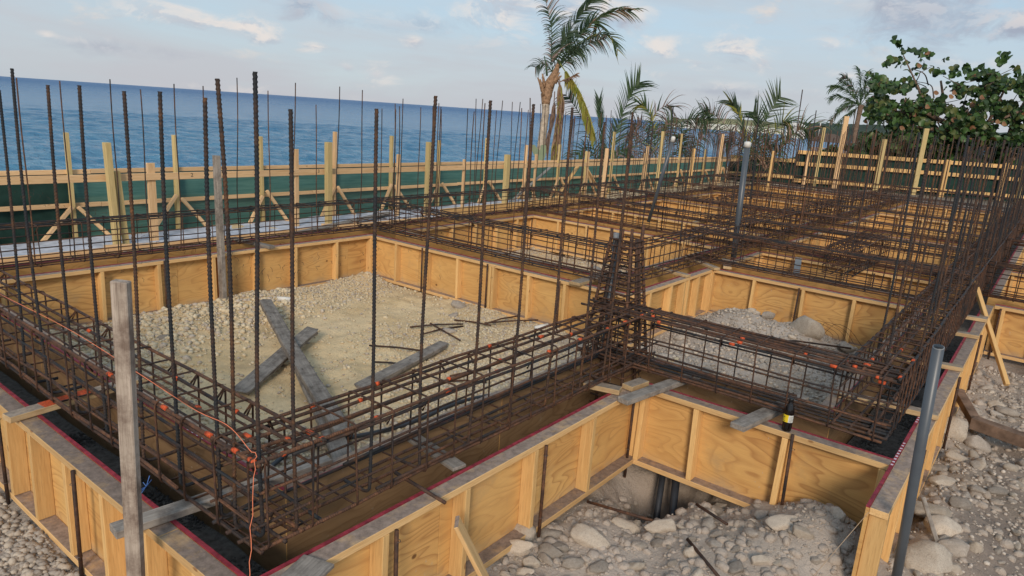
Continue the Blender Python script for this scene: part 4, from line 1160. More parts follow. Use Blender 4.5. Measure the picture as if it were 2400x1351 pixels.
for i, (x, zt_) in enumerate([(2.35, 1.2), (3.73, 1.21), (5.11, 1.2), (6.51, 1.2), (7.92, 1.3), (9.27, 1.25), (10.58, 1.18), (12.07, 1.24), (13.5, 1.1), (14.91, 1.12), (16.2, .95), (17.56, 1.48), (19.6, 1.1), (21.94, 1.5), (24.0, 1.0), (25.6, .95)]):
    e = R.uniform(-.03, .03)
    stick('post', (x, 10.115, GF - .3), (x + e, 10.115, zt_), .045, .07, 'treated' if i % 4 else 'rail_wood', sf, up=(0, 1, 0))
    for s in (-1, 1):
        ft = .42 + R.uniform(-.06, .1)
        stick('brace', (x + s * .03, 10.05 - .01 * s, .30 + R.uniform(-.04, .06)), (x + s * ft, 9.98, GF), .045, .045, 'rail_wood', sf, up=(0, 1, 0))
# batter boards in front of the fence
bt = empty('batter_board', (0, 9.4, GF), 'long horizontal batter board with pencilled numbers in front of the sea fence', 'batter board')
rail(bt, (-2.0, 9.4, .715), (26.0, 9.4, .69), .092, .022, seg=4.2)
for x, z in [(4.44, .88), (6.68, 1.06), (8.82, .97), (10.59, .86), (13.0, .95), (15.2, 1.0), (18.2, .95), (21.5, 1.0)]:
    stick('post', (x, 9.44, GF - .3), (x, 9.44, z), .10 if x < 5 else .065, .04, 'rail_wood', bt, up=(0, 1, 0))
stick('rail', (1.5, 9.0, GF + .10), (9.2, 9.0, GF + .06), .04, .09, 'rail_wood', bt)
stick('rail', (9.5, 9.0, GF + .12), (15.5, 9.0, GF + .12), .04, .20, 'lumber', bt)
for txt, x in (('3', 7.04), ('2', 4.95)):
    cu = bpy.data.curves.new('pencil_number', 'FONT'); cu.body = txt; cu.size = .075; cu.extrude = .0005
    to = bpy.data.objects.new('tmp', cu); me = bpy.data.meshes.new_from_object(to); bpy.data.objects.remove(to)
    me.materials.clear(); me.materials.append(M['ink'])
    mw = Matrix.Translation((x, 9.3875, .69)) @ Matrix.Rotation(math.radians(90), 4, 'X')
    link('pencil_number', me, bt, mw)
# pale treated posts
TP = 'treated timber posts between the forms and the sea fence'
for (x, z, lb, w) in [(3.91, 1.15, 'treated double post left of the others, by the dark netting', .10), (7.19, 1.18, 'square treated post near the board with the number three', .09), (9.45, 1.2, 'square treated post third along the sea fence', .09), (11.79, .96, 'thick treated post left of the tall palm', .11)]:
    e = empty('treated_post', (x, 9.3, GF - .3), lb, 'post', TP)
    if w == .10:
        stick('post_half', (x, 9.3, GF - .3), (x - .05, 9.3, z), .07, .09, 'treated', e, up=(0, 1, 0))
        stick('post_half', (x + .14, 9.34, GF - .3), (x + .06, 9.34, z - .35), .07, .05, 'treated', e, up=(0, 1, 0))
    else:
        stick('post_half', (x, 9.3, GF - .3), (x - .01, 9.3, z), w, .09, 'treated', e, up=(0, 1, 0))
    stick('foot_block', (x - .2, 9.22, GF + .06), (x + .45, 9.1, GF + .05), .04, .12, 'rail_wood', e)
for (p, q, W, T, mm, lb) in [((12.3, 9.6, -.15), (14.3, 9.9, .62), .07, .02, 'concrete_grey', 'white strip leaning against the fence left of the palm'), ((13.9, 9.5, -.2), (15.0, 9.6, .62), .09, .03, 'lumber', 'diagonal timber brace in front of the palm'), ((15.3, 9.5, .55), (15.9, 9.5, .05), .09, .03, 'rail_wood', 'short diagonal board beside the palm brace'),
                            ((6.2, 8.8, -.12), (8.7, 9.5, -.08), .14, .03, 'old_wood', 'split dark driftwood on the white sheeting by the sea fence')]:
    stick_thing('lumber_stick', p, q, W, T, mm, lb, 'board')
# white sheeting on the sand
def sheet(name, x0, x1, y0, y1, z, m, label):
    n, k = 60, 10; V = []; F = []
    for i in range(n + 1):
        for j in range(k + 1):
            x, y = x0 + (x1 - x0) * i / n, y0 + (y1 - y0) * j / k
            V.append((x, y + .05 * mnoise.noise(Vector((x * 2, j, 3))), z + .05 + .05 * mnoise.noise(Vector((x * 2.5, y * 4, 1))) + .03 * mnoise.noise(Vector((x * 7, y * 7, 4)))))
    for i in range(n):
        for j in range(k): a = i * (k + 1) + j; F.append((a, a + k + 1, a + k + 2, a + 1))
    return tag(link(name, pymesh(name, V, F, m, True)), label, 'sheeting')
sheet('ground_sheeting', 1.4, 13.2, 9.02, 10.0, GF + .03, 'sheet_white', 'crumpled white sheeting spread on the sand below the sea fence')

# fence across the far right
rf = empty('debris_fence', (30, 5, -.3), 'three railed timber fence with dark green netting below the sea grape tree', 'fence')
RP = [Vector((26.6, 10.2, 0)), Vector((28.4, 8.3, 0)), Vector((30.1, 6.2, 0)), Vector((31.4, 4.0, 0)), Vector((32.6, 1.9, 0)), Vector((33.8, -.4, 0)), Vector((35.2, -3.2, 0))]
for i in range(len(RP) - 1):
    a, b2 = RP[i], RP[i + 1]
    for z in ((.72, .10, -.5) if i == 0 else (1.06, .62, -.02)):
        if i == 0 and z < 0: continue
        stick('rail', a + Vector((0, 0, z)), b2 + Vector((0, 0, z)), .04, .14, 'lumber', rf)
    d = (b2 - a).normalized(); s = Vector((d.y, -d.x, 0)) * -.08
    net('netting', rf, a - s * 0 + Vector((.12, .05, 0)), b2 + Vector((.12, .05, 0)), -.45, .72 if i == 0 else 1.05, 'green_net_thick')
for k_, (px_, zt_, m_, w_) in enumerate([(1.15, 1.0, 'rail_wood', .14), (1.6, 2.5, 'rail_wood', .18), (2.2, 1.75, 'treated', .2), (2.75, 2.25, 'treated', .17), (3.15, 1.16, 'lumber', .16), (4.0, 1.2, 'lumber', .2), (4.25, 1.9, 'treated', .16), (4.75, 1.8, 'lumber', .22), (5.05, 1.25, 'lumber', .2), (5.6, 1.1, 'lumber', .14)]):
    i = int(px_); f = px_ - i; p = RP[i].lerp(RP[i + 1], f) + Vector((-.12, -.06, 0))
    dd = (RP[i + 1] - RP[i]).normalized()
    stick('post', p + Vector((0, 0, -.6)), p + Vector((.05, .0, zt_)), w_, .08, m_, rf, up=(dd.y, -dd.x, 0))
# few stakes standing far in the site
FS = 'timber stakes standing among the far cages'
for (x, y, z, lb, m_) in [(14.6, 8.6, 1.15, 'brown timber stake before the low palms', 'rail_wood'), (17.2, 8.5, 1.6, 'tall split stake before the low palms', 'treated'), (21.0, 8.4, 1.6, 'slim stake in front of the middle palms', 'rail_wood'), (22.2, 7.2, 1.2, 'bright short stake at the far corner', 'lumber'), (24.3, 6.4, 2.0, 'brown stake left of the thatched hut', 'treated'), (19.5, 8.6, 1.15, 'pale narrow stake between two palms', 'lumber')]:
    stick_thing('timber_stake', (x, y, -.6), (x + .05, y, z), .09, .05, m_, lb, 'post', FS, up=(-.77, -.6, 0))

# ---------------------------------------------------------------- palms
LWS = [1.0, 0.95]
def frond_mesh(pts, ll, mats, droop=.35, fwd=.55, n=34, U=None, wind=(0, 0, 0), w=.032, start=.14, hang=0.0, sidebias=1.0, rr=.016, seed=0, ragged=.12, splitcol=0.0):
    n = int(n * LWS[1]); w = w * LWS[0]
    rs = random.Random(seed)
    C = catmull(pts, 22); base = C[0].copy()
    V, F = tube_geo([c - base for c in C], lambda f: rr * (1 - .8 * f) + .002, 5)
    MI = [0] * len(F)
    U = Vector(U if U else (FWD.x, FWD.y, .3)).normalized(); wv_ = Vector(wind)
    for side in (-1, 1):
        for i in range(n):
            f = start + (1 - start) * (i + rs.random() * .6) / n
            f = min(f, .995); t = f * (len(C) - 1); k = min(int(t), len(C) - 2); p = C[k].lerp(C[k + 1], t - k) - base
            T = (C[k + 1] - C[k]).normalized(); S = T.cross(U).normalized() * side
            l_ = ll * (math.sin(math.pi * min(1, .18 + .82 * (1 - abs(f - .45) * 1.15))) * .5 + .55) * rs.uniform(1 - ragged * 2, 1 + ragged) * (sidebias if side < 0 else 2 - sidebias)
            if f > .85: l_ *= .75
            d = (S * (1 - fwd * .55) + T * fwd + U * rs.uniform(-.28, .28)).normalized()
            P_ = [p]; cur = p.copy(); seg = 5
            for j in range(seg):
                g = (j + 1) / seg
                d = (d + Vector((0, 0, -1)) * (droop * g * .55 + hang * .5) + wv_ * (.35 * g)).normalized()
                cur = cur + d * l_ / seg; P_.append(cur.copy())
            fl = Vector((rs.uniform(-.5, .5), rs.uniform(-.5, .5), rs.uniform(-.4, 1))).normalized()
            o = len(V)
            for j, q in enumerate(P_):
                tt_ = (P_[min(j + 1, seg)] - P_[max(j - 1, 0)]).normalized(); b_ = tt_.cross(fl).normalized()
                ww = w * (1 - (j / seg) ** 1.6) * .5 + .0015
                V.append(q + b_ * ww); V.append(q - b_ * ww)
            mi = 1 if rs.random() < splitcol else 0
            for j in range(seg):
                F.append((o + 2 * j, o + 2 * j + 1, o + 2 * j + 3, o + 2 * j + 2)); MI.append(mi)
    me = pymesh('frond', V, F, list(mats)); me.polygons.foreach_set('material_index', MI)
    return me, base
def frond(root, pts, ll, mats, **k):
    if isinstance(mats, str): mats = (mats, mats)
    me, base = frond_mesh(pts, ll, mats, **k)
    return link('frond', me, root, Matrix.Translation(base))
def trunk(root, pts, rads, m='bark_pale', ring=.16, sides=12, name='trunk'):
    C = catmull(pts, 44); L = sum((C[i + 1] - C[i]).length for i in range(len(C) - 1)); s = [0]
    nn = len(rads) - 1
    def rad(f):
        t = f * nn; k = min(int(t), nn - 1); return rads[k] + (rads[k + 1] - rads[k]) * (t - k)
    D = []; N_ = int(L / (ring / 3)); C = catmull(pts, max(8, N_))
    base = C[0].copy()
    V, F = tube_geo([c - base for c in C], lambda f: rad(f) * (1 + .05 * ((f * N_) % 3 < 1)) * (1 + .02 * math.sin(f * 200)), sides)
    return link(name, pymesh(name, V, F, m, True), root, Matrix.Translation(base))

# tall wind blown palm
tp = empty('palm_tree', [(17.596,12.541,-0.417)][0], 'tall ragged coconut palm rising above the sea horizon', 'palm tree')
trunk(tp, [(17.546,12.475,-0.732),(17.669,12.679,0.149),(17.856,12.801,1.038),(18.040,12.877,1.802),(18.111,12.951,2.206)], [.165, .135, .12, .11, .12], 'bark_pale', .13)
trunk(tp, [(18.095,12.930,2.105),(18.159,12.972,2.410),(18.275,12.958,2.745),(18.443,12.889,3.110),(18.559,12.875,3.445)], [.12, .17, .155, .09, .045], 'boot_fibre', .3, name='boot')
for k_, (a_, b_) in enumerate(zip([(18.016,13.022,2.488),(18.068,13.007,2.617),(18.196,12.844,2.630),(18.280,12.789,2.763),(18.020,12.965,2.365)], [(17.901,13.168,2.887),(18.007,13.080,3.009),(18.339,12.672,3.081),(18.355,12.611,2.985),(17.941,13.097,2.842)])):
    tube('leaf_stub', [a_, Vector(a_).lerp(Vector(b_), .5) + Vector((0, 0, .03)), b_], .07, 'boot_fibre', tp, 6, r1=.02)
tube('leaf_stub', [(18.169,13.016,2.961),(18.199,13.097,3.248),(18.212,13.198,3.533)], .035, 'palm_green', tp, 6, r1=.015)
FR = tp
frond(FR, [(18.363,12.929,2.953),(18.430,13.101,3.580),(18.806,13.420,4.309),(18.921,13.732,5.018),(19.006,14.113,5.794)], .85, ('palm_dark', 'palm_brown'), droop=.75, fwd=.75, sidebias=1.45, seed=1, n=44, splitcol=.25, w=.045)
frond(FR, [(18.451,12.920,3.210),(18.730,13.256,3.672),(19.005,13.590,4.120),(19.168,13.896,4.551)], .95, ('palm_brown', 'palm_green'), droop=.6, fwd=.45, sidebias=1.8, seed=2, n=26, splitcol=.5, w=.03)
frond(FR, [(18.485,12.902,3.276),(18.704,12.880,3.920),(18.739,12.578,4.535),(18.899,12.232,5.030),(19.049,12.004,5.366)], .75, ('palm_dark', 'palm_green'), droop=.55, fwd=.8, seed=3, n=46, splitcol=.3, w=.05, wind=(.3, -.35, 0))
frond(FR, [(18.503,12.864,3.241),(19.053,12.922,3.895),(19.552,12.829,4.431),(20.028,12.693,4.794),(20.160,12.633,4.658)], .8, ('palm_green', 'palm_pale'), droop=.5, fwd=.7, seed=4, n=44, splitcol=.2, w=.055, wind=(.3, -.35, 0))
frond(FR, [(18.551,12.844,3.345),(18.789,12.482,4.051),(19.055,12.029,4.626),(19.345,11.599,4.920),(19.570,11.151,4.964)], .7, ('palm_green', 'palm_dry'), droop=.7, fwd=.95, seed=5, n=44, splitcol=.25, w=.035, wind=(.5, -.6, 0), start=.3)
frond(FR, [(18.547,12.839,3.320),(19.300,12.768,3.897),(19.887,12.505,4.304),(20.282,12.168,4.335),(20.437,11.960,3.915)], .6, ('palm_green', 'palm_yellow'), droop=.6, fwd=.9, seed=6, n=40, splitcol=.3, w=.035, wind=(.5, -.6, 0))
frond(FR, [(18.531,12.818,3.219),(18.509,12.330,3.618),(18.611,11.830,3.968),(18.626,11.338,4.062)], .6, ('palm_dark', 'palm_brown'), droop=.9, fwd=.5, seed=7, n=34, splitcol=.3, w=.035, wind=(.2, -.25, 0))
frond(FR, [(18.473,12.866,3.151),(18.502,12.619,3.468),(18.437,12.292,3.708),(18.405,11.881,3.850)], .65, ('palm_dark', 'palm_green'), droop=1.0, fwd=.35, seed=17, n=30, splitcol=.3, w=.04)
frond(FR, [(18.386,12.714,3.332),(18.487,12.434,2.974),(18.601,12.110,2.556),(18.660,11.795,1.985),(18.693,11.467,1.301)], .55, ('palm_yellow', 'palm_yellow'), droop=.4, hang=1.3, fwd=.9, seed=8, n=70, w=.085)
frond(FR, [(18.315,12.662,2.981),(18.259,12.545,2.520),(18.142,12.454,1.930),(17.982,12.387,1.261),(17.819,12.315,0.568)], .55, ('palm_dry', 'palm_yellow'), droop=.4, hang=1.5, fwd=.8, seed=9, n=110, w=.07, splitcol=.28)
frond(FR, [(18.411,12.856,2.518),(18.269,12.752,1.817),(18.080,12.733,1.174),(17.980,12.705,0.789)], .5, ('palm_brown', 'palm_dry'), droop=.5, hang=1.4, fwd=.8, seed=10, n=60, w=.045, splitcol=.4)
frond(FR, [(18.354,12.720,2.833),(18.345,12.501,2.276),(18.204,12.398,1.582),(18.032,12.336,0.884),(17.875,12.253,0.188)], .55, ('palm_dry', 'palm_brown'), droop=.4, hang=1.5, fwd=.8, seed=19, n=90, w=.06, splitcol=.4)
frond(FR, [(18.210,12.556,2.802),(18.364,12.390,2.892),(18.558,12.194,3.035)], .2, ('palm_dry', 'palm_brown'), droop=.5, fwd=1.0, seed=11, n=16, w=.04)
for (a_, b_) in ((0, 0),):
    frond(FR, [(18.395,12.888,2.956),(18.509,13.185,3.211),(18.552,13.520,3.336),(18.573,13.791,3.232)], .5, ('palm_dark', 'palm_brown'), droop=.9, fwd=.6, seed=12, n=24, w=.03, splitcol=.3)
# young shoot beside the trunk
ys = empty('young_plant', [(17.518,12.620,0.351)][0], 'small leafy sprout at the foot of the tall palm', 'plant')
for k_, pts_ in enumerate([[(17.566,12.560,0.356),(17.532,12.721,0.635),(17.495,12.879,0.902),(17.492,12.833,0.778)], [(17.566,12.560,0.356),(17.643,12.579,0.647),(17.702,12.616,0.924),(17.663,12.605,0.772)], [(17.566,12.560,0.356),(17.583,12.665,0.665),(17.549,12.785,0.846)]]):
    V, F = [], []; C = catmull(pts_, 8); o0 = C[0]
    for i, c_ in enumerate(C):
        ww = .09 * math.sin(math.pi * (i / 7) ** .7) + .006
        V += [c_ - o0 + RIGHT * ww, c_ - o0 - RIGHT * ww]
    F = [(2 * i, 2 * i + 1, 2 * i + 3, 2 * i + 2) for i in range(7)]
    link('leaf', pymesh('leaf', V, F, 'leaf_green'), ys, Matrix.Translation(o0))

LP = 'low coconut palms behind the fence'
def low_palm(label, base, fr, d=24):
    e = empty('palm_tree', base, label, 'palm tree', LP)
    LWS[:] = [1.25, 1.0]
    for k_, (pts, ll, mt, kw) in enumerate(fr): frond(e, pts, ll * (1.2 if ll > .3 else 1), mt, seed=50 + k_ * 7 + int(base[0] * 10), **kw)
    return e
B_ = [(19.186,11.277,-0.470)][0]
p1_ = low_palm('low palm just right of the tall one with a frond reaching up right', B_, [
    ([(19.261,11.313,-0.144),(19.490,11.338,0.642),(19.833,11.322,1.694),(20.196,11.204,2.558),(20.442,11.059,2.991)], .75, ('palm_dark', 'palm_green'), dict(droop=.35, fwd=.8, n=44, w=.045, splitcol=.4)),
    ([(19.237,11.344,-0.147),(19.643,11.689,0.742),(19.931,12.029,1.653),(20.196,12.340,2.420)], .5, ('palm_dark', 'palm_green'), dict(droop=.1, fwd=1.2, n=30, w=.045, splitcol=.4)),
    ([(19.640,11.645,-0.196),(19.672,12.036,0.846),(19.590,12.517,1.746),(19.463,12.894,2.252),(19.374,13.104,2.476)], .6, ('palm_dark', 'palm_brown'), dict(droop=.6, fwd=.6, n=36, w=.035, splitcol=.3)),
    ([(19.237,11.344,-0.147),(19.240,11.604,0.488),(19.070,11.978,0.851),(18.803,12.201,0.543)], .6, ('palm_dark', 'palm_green'), dict(droop=.7, fwd=.5, n=30, w=.035, splitcol=.3)),
    ([(19.096,11.223,-0.062),(19.401,11.097,0.600),(19.679,10.873,0.944),(19.717,10.711,0.671)], .55, ('palm_green', 'palm_brown'), dict(droop=.6, fwd=.6, n=30, w=.035, splitcol=.3)),
    ([(19.095,11.200,-0.125),(19.041,11.425,0.246),(19.022,11.527,0.433)], .12, ('palm_yellow', 'palm_yellow'), dict(n=8, w=.03, rr=.04)),
    ([(19.058,11.194,-0.255),(19.218,11.173,0.203),(19.348,11.112,0.468)], .12, ('palm_yellow', 'palm_yellow'), dict(n=8, w=.03, rr=.04))])
B_ = [(22.085,10.919,-0.349)][0]
low_palm('low drooping palm in the middle with brown hanging leaflets', B_, [
    ([(22.112,11.000,-0.069),(22.289,11.234,1.058),(22.350,11.501,1.895),(22.281,11.761,2.303),(22.185,11.912,2.362)], .55, ('palm_green', 'palm_yellow'), dict(droop=.5, fwd=.8, n=34, w=.04, splitcol=.3)),
    ([(22.067,11.057,-0.074),(22.478,11.654,1.025),(23.134,11.865,1.973),(23.663,11.686,2.400),(23.794,11.495,2.356)], .7, ('palm_brown', 'palm_dark'), dict(droop=.6, fwd=.7, n=38, w=.03, splitcol=.4)),
    ([(22.107,11.064,0.069),(21.997,11.663,1.165),(21.817,12.007,1.423),(21.649,12.019,0.920),(21.567,11.980,0.565)], .75, ('palm_brown', 'palm_dark'), dict(droop=1.0, fwd=.4, n=40, w=.03, splitcol=.4)),
    ([(22.410,11.167,0.050),(22.476,11.608,1.319),(22.270,12.043,1.717),(22.105,12.108,1.349)], .75, ('palm_dark', 'palm_brown'), dict(droop=1.0, fwd=.4, n=40, w=.03, splitcol=.4)),
    ([(21.945,10.886,-0.051),(22.214,10.942,0.939),(22.413,10.974,1.647),(22.628,10.843,2.014)], .55, ('palm_green', 'palm_brown'), dict(droop=.7, fwd=.6, n=34, w=.03, splitcol=.3)),
    ([(21.945,10.886,-0.051),(21.948,11.167,0.636),(21.819,11.388,0.759),(21.671,11.377,0.263)], .6, ('palm_brown', 'palm_dry'), dict(droop=1.0, fwd=.4, n=30, w=.03, splitcol=.4))])
B_ = [(23.617,10.655,-0.230)][0]
low_palm('low bushy palm between the two pipes with arching fronds', B_, [
    ([(23.641,10.685,-0.084),(23.806,10.953,1.088),(23.929,11.067,1.750),(24.202,10.821,2.025),(24.513,10.383,1.957)], .6, ('palm_dark', 'palm_green'), dict(droop=.8, fwd=.5, n=40, w=.035, splitcol=.4)),
    ([(23.641,10.685,-0.084),(23.708,11.018,0.933),(23.684,11.349,1.652),(23.566,11.558,1.784),(23.408,11.591,1.363)], .7, ('palm_dark', 'palm_brown'), dict(droop=1.0, fwd=.4, n=40, w=.035, splitcol=.4)),
    ([(23.659,10.662,-0.082),(24.036,10.601,0.969),(24.431,10.397,1.732),(24.583,10.354,2.109),(24.388,10.704,2.333)], .5, ('palm_green', 'palm_dark'), dict(droop=.4, fwd=.7, n=34, w=.03, splitcol=.4)),
    ([(23.659,10.662,-0.082),(24.094,10.557,1.047),(24.497,10.242,1.566),(24.783,9.770,1.337)], .7, ('palm_brown', 'palm_dark'), dict(droop=1.0, fwd=.4, n=40, w=.03, splitcol=.5)),
    ([(23.641,10.685,-0.084),(23.826,10.809,0.802),(23.871,10.990,1.384),(23.766,11.094,1.300)], .7, ('palm_dark', 'palm_green'), dict(droop=1.1, fwd=.3, n=40, w=.035, splitcol=.4))])
B_ = [(25.218,8.648,0.014)][0]
low_palm('spreading low palm behind the white capped pipe, left of the hut', B_, [
    ([(25.234,8.717,0.232),(25.489,8.812,1.269),(25.775,8.778,2.093),(26.054,8.662,2.700),(26.233,8.535,2.964)], .85, ('palm_pale', 'palm_green'), dict(droop=.15, fwd=.55, n=34, w=.05, splitcol=.3)),
    ([(25.178,8.789,0.226),(25.227,9.145,1.241),(25.225,9.507,2.106),(25.173,9.753,2.533),(25.089,9.932,2.697)], .55, ('palm_dark', 'palm_yellow'), dict(droop=.3, fwd=1.0, n=36, w=.05, splitcol=.25)),
    ([(25.215,8.741,0.230),(25.396,8.931,1.259),(25.623,8.941,2.004),(25.547,9.205,2.400)], .75, ('palm_dark', 'palm_green'), dict(droop=.4, fwd=.7, n=40, w=.04, splitcol=.5)),
    ([(24.844,8.549,0.231),(25.169,8.501,1.146),(25.673,8.212,2.051),(25.861,7.984,2.100)], .75, ('palm_green', 'palm_yellow'), dict(droop=.7, fwd=.6, n=40, w=.035, splitcol=.35)),
    ([(24.686,8.347,0.066),(25.034,8.168,0.736),(25.511,7.852,1.492),(25.893,7.530,1.927),(26.154,7.163,1.870)], .85, ('palm_dry', 'palm_green'), dict(droop=.9, fwd=.5, n=50, w=.04, splitcol=.55)),
    ([(25.206,8.753,0.229),(25.157,9.174,1.089),(24.934,9.728,1.714),(24.688,10.251,2.193),(24.472,10.573,2.285)], .7, ('palm_brown', 'palm_dark'), dict(droop=1.0, fwd=.4, n=44, w=.03, splitcol=.4)),
    ([(25.509,8.858,0.209),(25.389,9.313,0.926),(25.222,9.707,1.346),(25.010,9.917,1.178)], .6, ('palm_brown', 'palm_dark'), dict(droop=1.0, fwd=.4, n=36, w=.03, splitcol=.4)),
    ([(24.718,8.528,0.192),(24.884,8.581,0.846),(25.181,8.379,1.302),(25.490,7.956,1.265)], .7, ('palm_dark', 'palm_brown'), dict(droop=.9, fwd=.4, n=40, w=.035, splitcol=.4))])
# far palm left of the sea grape
LWS[:] = [1.1, 1.1]
fp = empty('palm_tree', [(57.335,12.686,0.745)][0], 'coconut palm farther off, half hidden by the sea grape tree', 'palm tree')
trunk(fp, [(57.296,12.735,0.741),(57.575,12.903,2.031),(57.879,12.952,3.114),(58.125,12.975,3.950)], [.2, .17, .16, .2], 'bark', .4)
cr_ = [(1990, 250, 1965, 262, 1945, 285), (1985, 235, 1962, 225, 1943, 232), (1990, 218, 1965, 205, 1946, 206), (2000, 205, 1985, 185, 1975, 180), (2018, 200, 2015, 175, 2012, 160), (2040, 215, 2060, 200, 2085, 205), (2045, 235, 2070, 235, 2090, 255), (2035, 255, 2055, 270, 2065, 290), (1998, 262, 1980, 275, 1962, 295), (2030, 205, 2045, 185, 2060, 182), (2000, 240, 1980, 245, 1960, 262), (2020, 220, 2030, 195, 2032, 170), (2025, 250, 2040, 262, 2040, 285), (1998, 215, 1985, 200, 1968, 192)]
def DP(d, x, y): # measured picture direction -> place at depth d
    return Vector((0, 0, 1.85)) + (RIGHT * ((x - 1200) / 1648.8) + DOWN * ((y - 675.5) / 1648.8) + FWD) * d
for k_, q in enumerate(cr_):
    dd = 52 + (k_ % 5 - 2) * .6
    frond(fp, [DP(52, 2015, 248), DP(52 + (dd - 52) * .5, q[0], q[1]), DP(dd, q[2], q[3]), DP(dd + (dd - 52) * .5, q[4], q[5])], .75, ('palm_green', 'palm_dark') if k_ % 3 else ('palm_dark', 'palm_brown'), seed=200 + k_, droop=.8, fwd=.8, n=26, w=.07, splitcol=.4, rr=.03)

# ---------------------------------------------------------------- sea grape tree
sg = empty('sea_grape_tree', DP(34, 2290, 452), 'spreading sea grape tree with round leaves over the right fence', 'tree')
DG = 34.0
def limb(pts, r0, r1, m='bark', nm='limb'):
    P_ = [DP(DG + (p[2] if len(p) > 2 else 0), p[0], p[1]) for p in pts]
    tube(nm, catmull(P_, 14), r0, m, sg, 8, r1=r1)
    return P_
limb([(2300, 470), (2285, 420), (2262, 345), (2240, 305, -.5), (2180, 270, -1), (2120, 235, -1)], .26, .07, nm='trunk')
limb([(2320, 470), (2345, 400), (2385, 370), (2440, 345)], .24, .12, nm='trunk')
limb([(2282, 410), (2262, 380), (2240, 330, .6), (2215, 250, .8), (2205, 190, 1)], .15, .05)
limb([(2285, 420), (2300, 330), (2330, 260), (2360, 200)], .14, .04)
limb([(2180, 270, -1), (2160, 225, -.6), (2140, 180, -.4), (2115, 125)], .08, .02)
limb([(2240, 305, -.5), (2150, 300, -1), (2080, 270, -1.4), (2045, 225, -1.4)], .10, .03)
limb([(2345, 400), (2370, 300), (2400, 240)], .13, .05)
limb([(2180, 270, -1), (2100, 260), (2060, 215)], .06, .02)
limb([(2262, 345), (2300, 300, -1), (2370, 270, -1.5), (2420, 250, -1.5)], .09, .04)
for k_ in range(46):
    x0, y0 = R.uniform(2050, 2400), R.uniform(190, 380)
    limb([(x0, y0, R.uniform(-2, 2)), (x0 + R.uniform(-30, 30), y0 - R.uniform(5, 30), R.uniform(-2, 2)), (x0 + R.uniform(-50, 50), y0 - R.uniform(20, 60), R.uniform(-2, 2))], .035, .012, 'twig', 'branch')
def top_y(x):   # crown outline in the tree's own width
    T_ = [(1985, 375), (2000, 345), (2025, 315), (2040, 215), (2052, 175), (2070, 185), (2100, 200), (2150, 190), (2190, 170), (2215, 150), (2240, 160), (2275, 165), (2310, 160), (2335, 175), (2365, 185), (2400, 170), (2460, 160), (2500, 200)]
    for (a, ya), (b2, yb) in zip(T_, T_[1:]):
        if a <= x <= b2: return ya + (yb - ya) * (x - a) / (b2 - a)
    return 400
def leaf_round(r, bend, seed):
    rr = random.Random(seed); V = [(0, 0, 0)]; n = 12
    for k in range(n):
        a = 2 * math.pi * k / n; q = r * (1 + .06 * math.sin(3 * a + seed)) * (.82 if k == 0 else 1)
        x, y = q * math.cos(a), q * math.sin(a) * .95
        V.append((x, y, -bend * y * y / r + .12 * r * math.sin(a * 2 + seed)))
    return V, [(0, 1 + k, 1 + (k + 1) % n) for k in range(n)]
LM = []
for m_ in ('leaf_green', 'leaf_dark', 'leaf_olive', 'leaf_brown'):
    LM.append([pymesh('leaf', *leaf_round(1.0, R.uniform(.2, .8), s), m_, True) for s in range(3)])
leaves = []
def put_leaf(x, y, d, s):
    P_ = DP(d, x, y)
    nrm = (Vector((-FWD.x, -FWD.y, 0)) * R.uniform(-.2, 1) + Vector((R.uniform(-1, 1), R.uniform(-1, 1), R.uniform(-.3, 1.1)))).normalized()
    leaves.append((P_, nrm, s, R.random()))
# named sprays at the outline
for cx, cy, n_, sp2, sz in [(2106, 100, 5, 7, .26), (2122, 118, 4, 8, .2), (2120, 140, 5, 9, .2), (2098, 145, 5, 12, .28), (2158, 120, 7, 14, .28), (2180, 130, 4, 9, .24), (2075, 152, 4, 8, .22), (2150, 150, 5, 12, .2), (2163, 155, 3, 6, .22), (2355, 132, 5, 10, .28), (2345, 145, 4, 8, .26), (2222, 140, 3, 8, .2),
                            (2300, 170, 8, 16, .33), (2325, 185, 8, 15, .33), (2350, 190, 7, 14, .3), (2380, 165, 5, 10, .25), (2230, 165, 8, 16, .25), (2200, 170, 6, 14, .22), (2265, 155, 4, 9, .2), (2395, 180, 5, 10, .25), (2120, 190, 5, 14, .25), (2040, 172, 5, 9, .2), (2060, 182, 5, 12, .2), (2070, 210, 6, 14, .28)]:
    for q in range(int(n_ * 1.6)): put_leaf(cx + R.gauss(0, sp2 * .6), cy + R.gauss(0, sp2 * .6), DG + R.uniform(-.6, .6), sz * R.uniform(.45, .75))
k_ = 0
while k_ < 8500:
    x = R.uniform(1990, 2500); ty = top_y(x); y = ty + (450 - ty) * R.random()
    f = (y - ty) / max(1, 450 - ty)
    cl = mnoise.noise(Vector((x * .030, y * .036, 1.5))) + .3 * mnoise.noise(Vector((x * .09, y * .09, 7)))
    if cl < (-.05 - 1.2 * max(0, f - .12)): continue
    put_leaf(x + R.uniform(-5, 5), y + R.uniform(-5, 5), DG + R.uniform(-2.2, 2.2) + (1.5 if f > .6 else 0), R.uniform(.07, .17) * (1.3 if R.random() < .10 else 1))
    k_ += 1
for x, y in [(2195, 217), (2230, 226), (2115, 300), (2303, 228), (2155, 153), (2238, 217), (2175, 250), (2355, 290), (2340, 285)]:
    leaves.append((DP(DG - 2.3, x, y), Vector((-FWD.x, -FWD.y, .5)).normalized(), .12, .995))
leaves.sort(key=lambda l: -(l[2] / (l[0] - Vector((0, 0, 1.85))).length))
def lmat(r): return 3 if r > .972 else 2 if r > .80 else 1 if r > .46 else 0
rest = {0: ([], []), 1: ([], []), 2: ([], []), 3: ([], [])}
sgi = WM(sg).inverted()
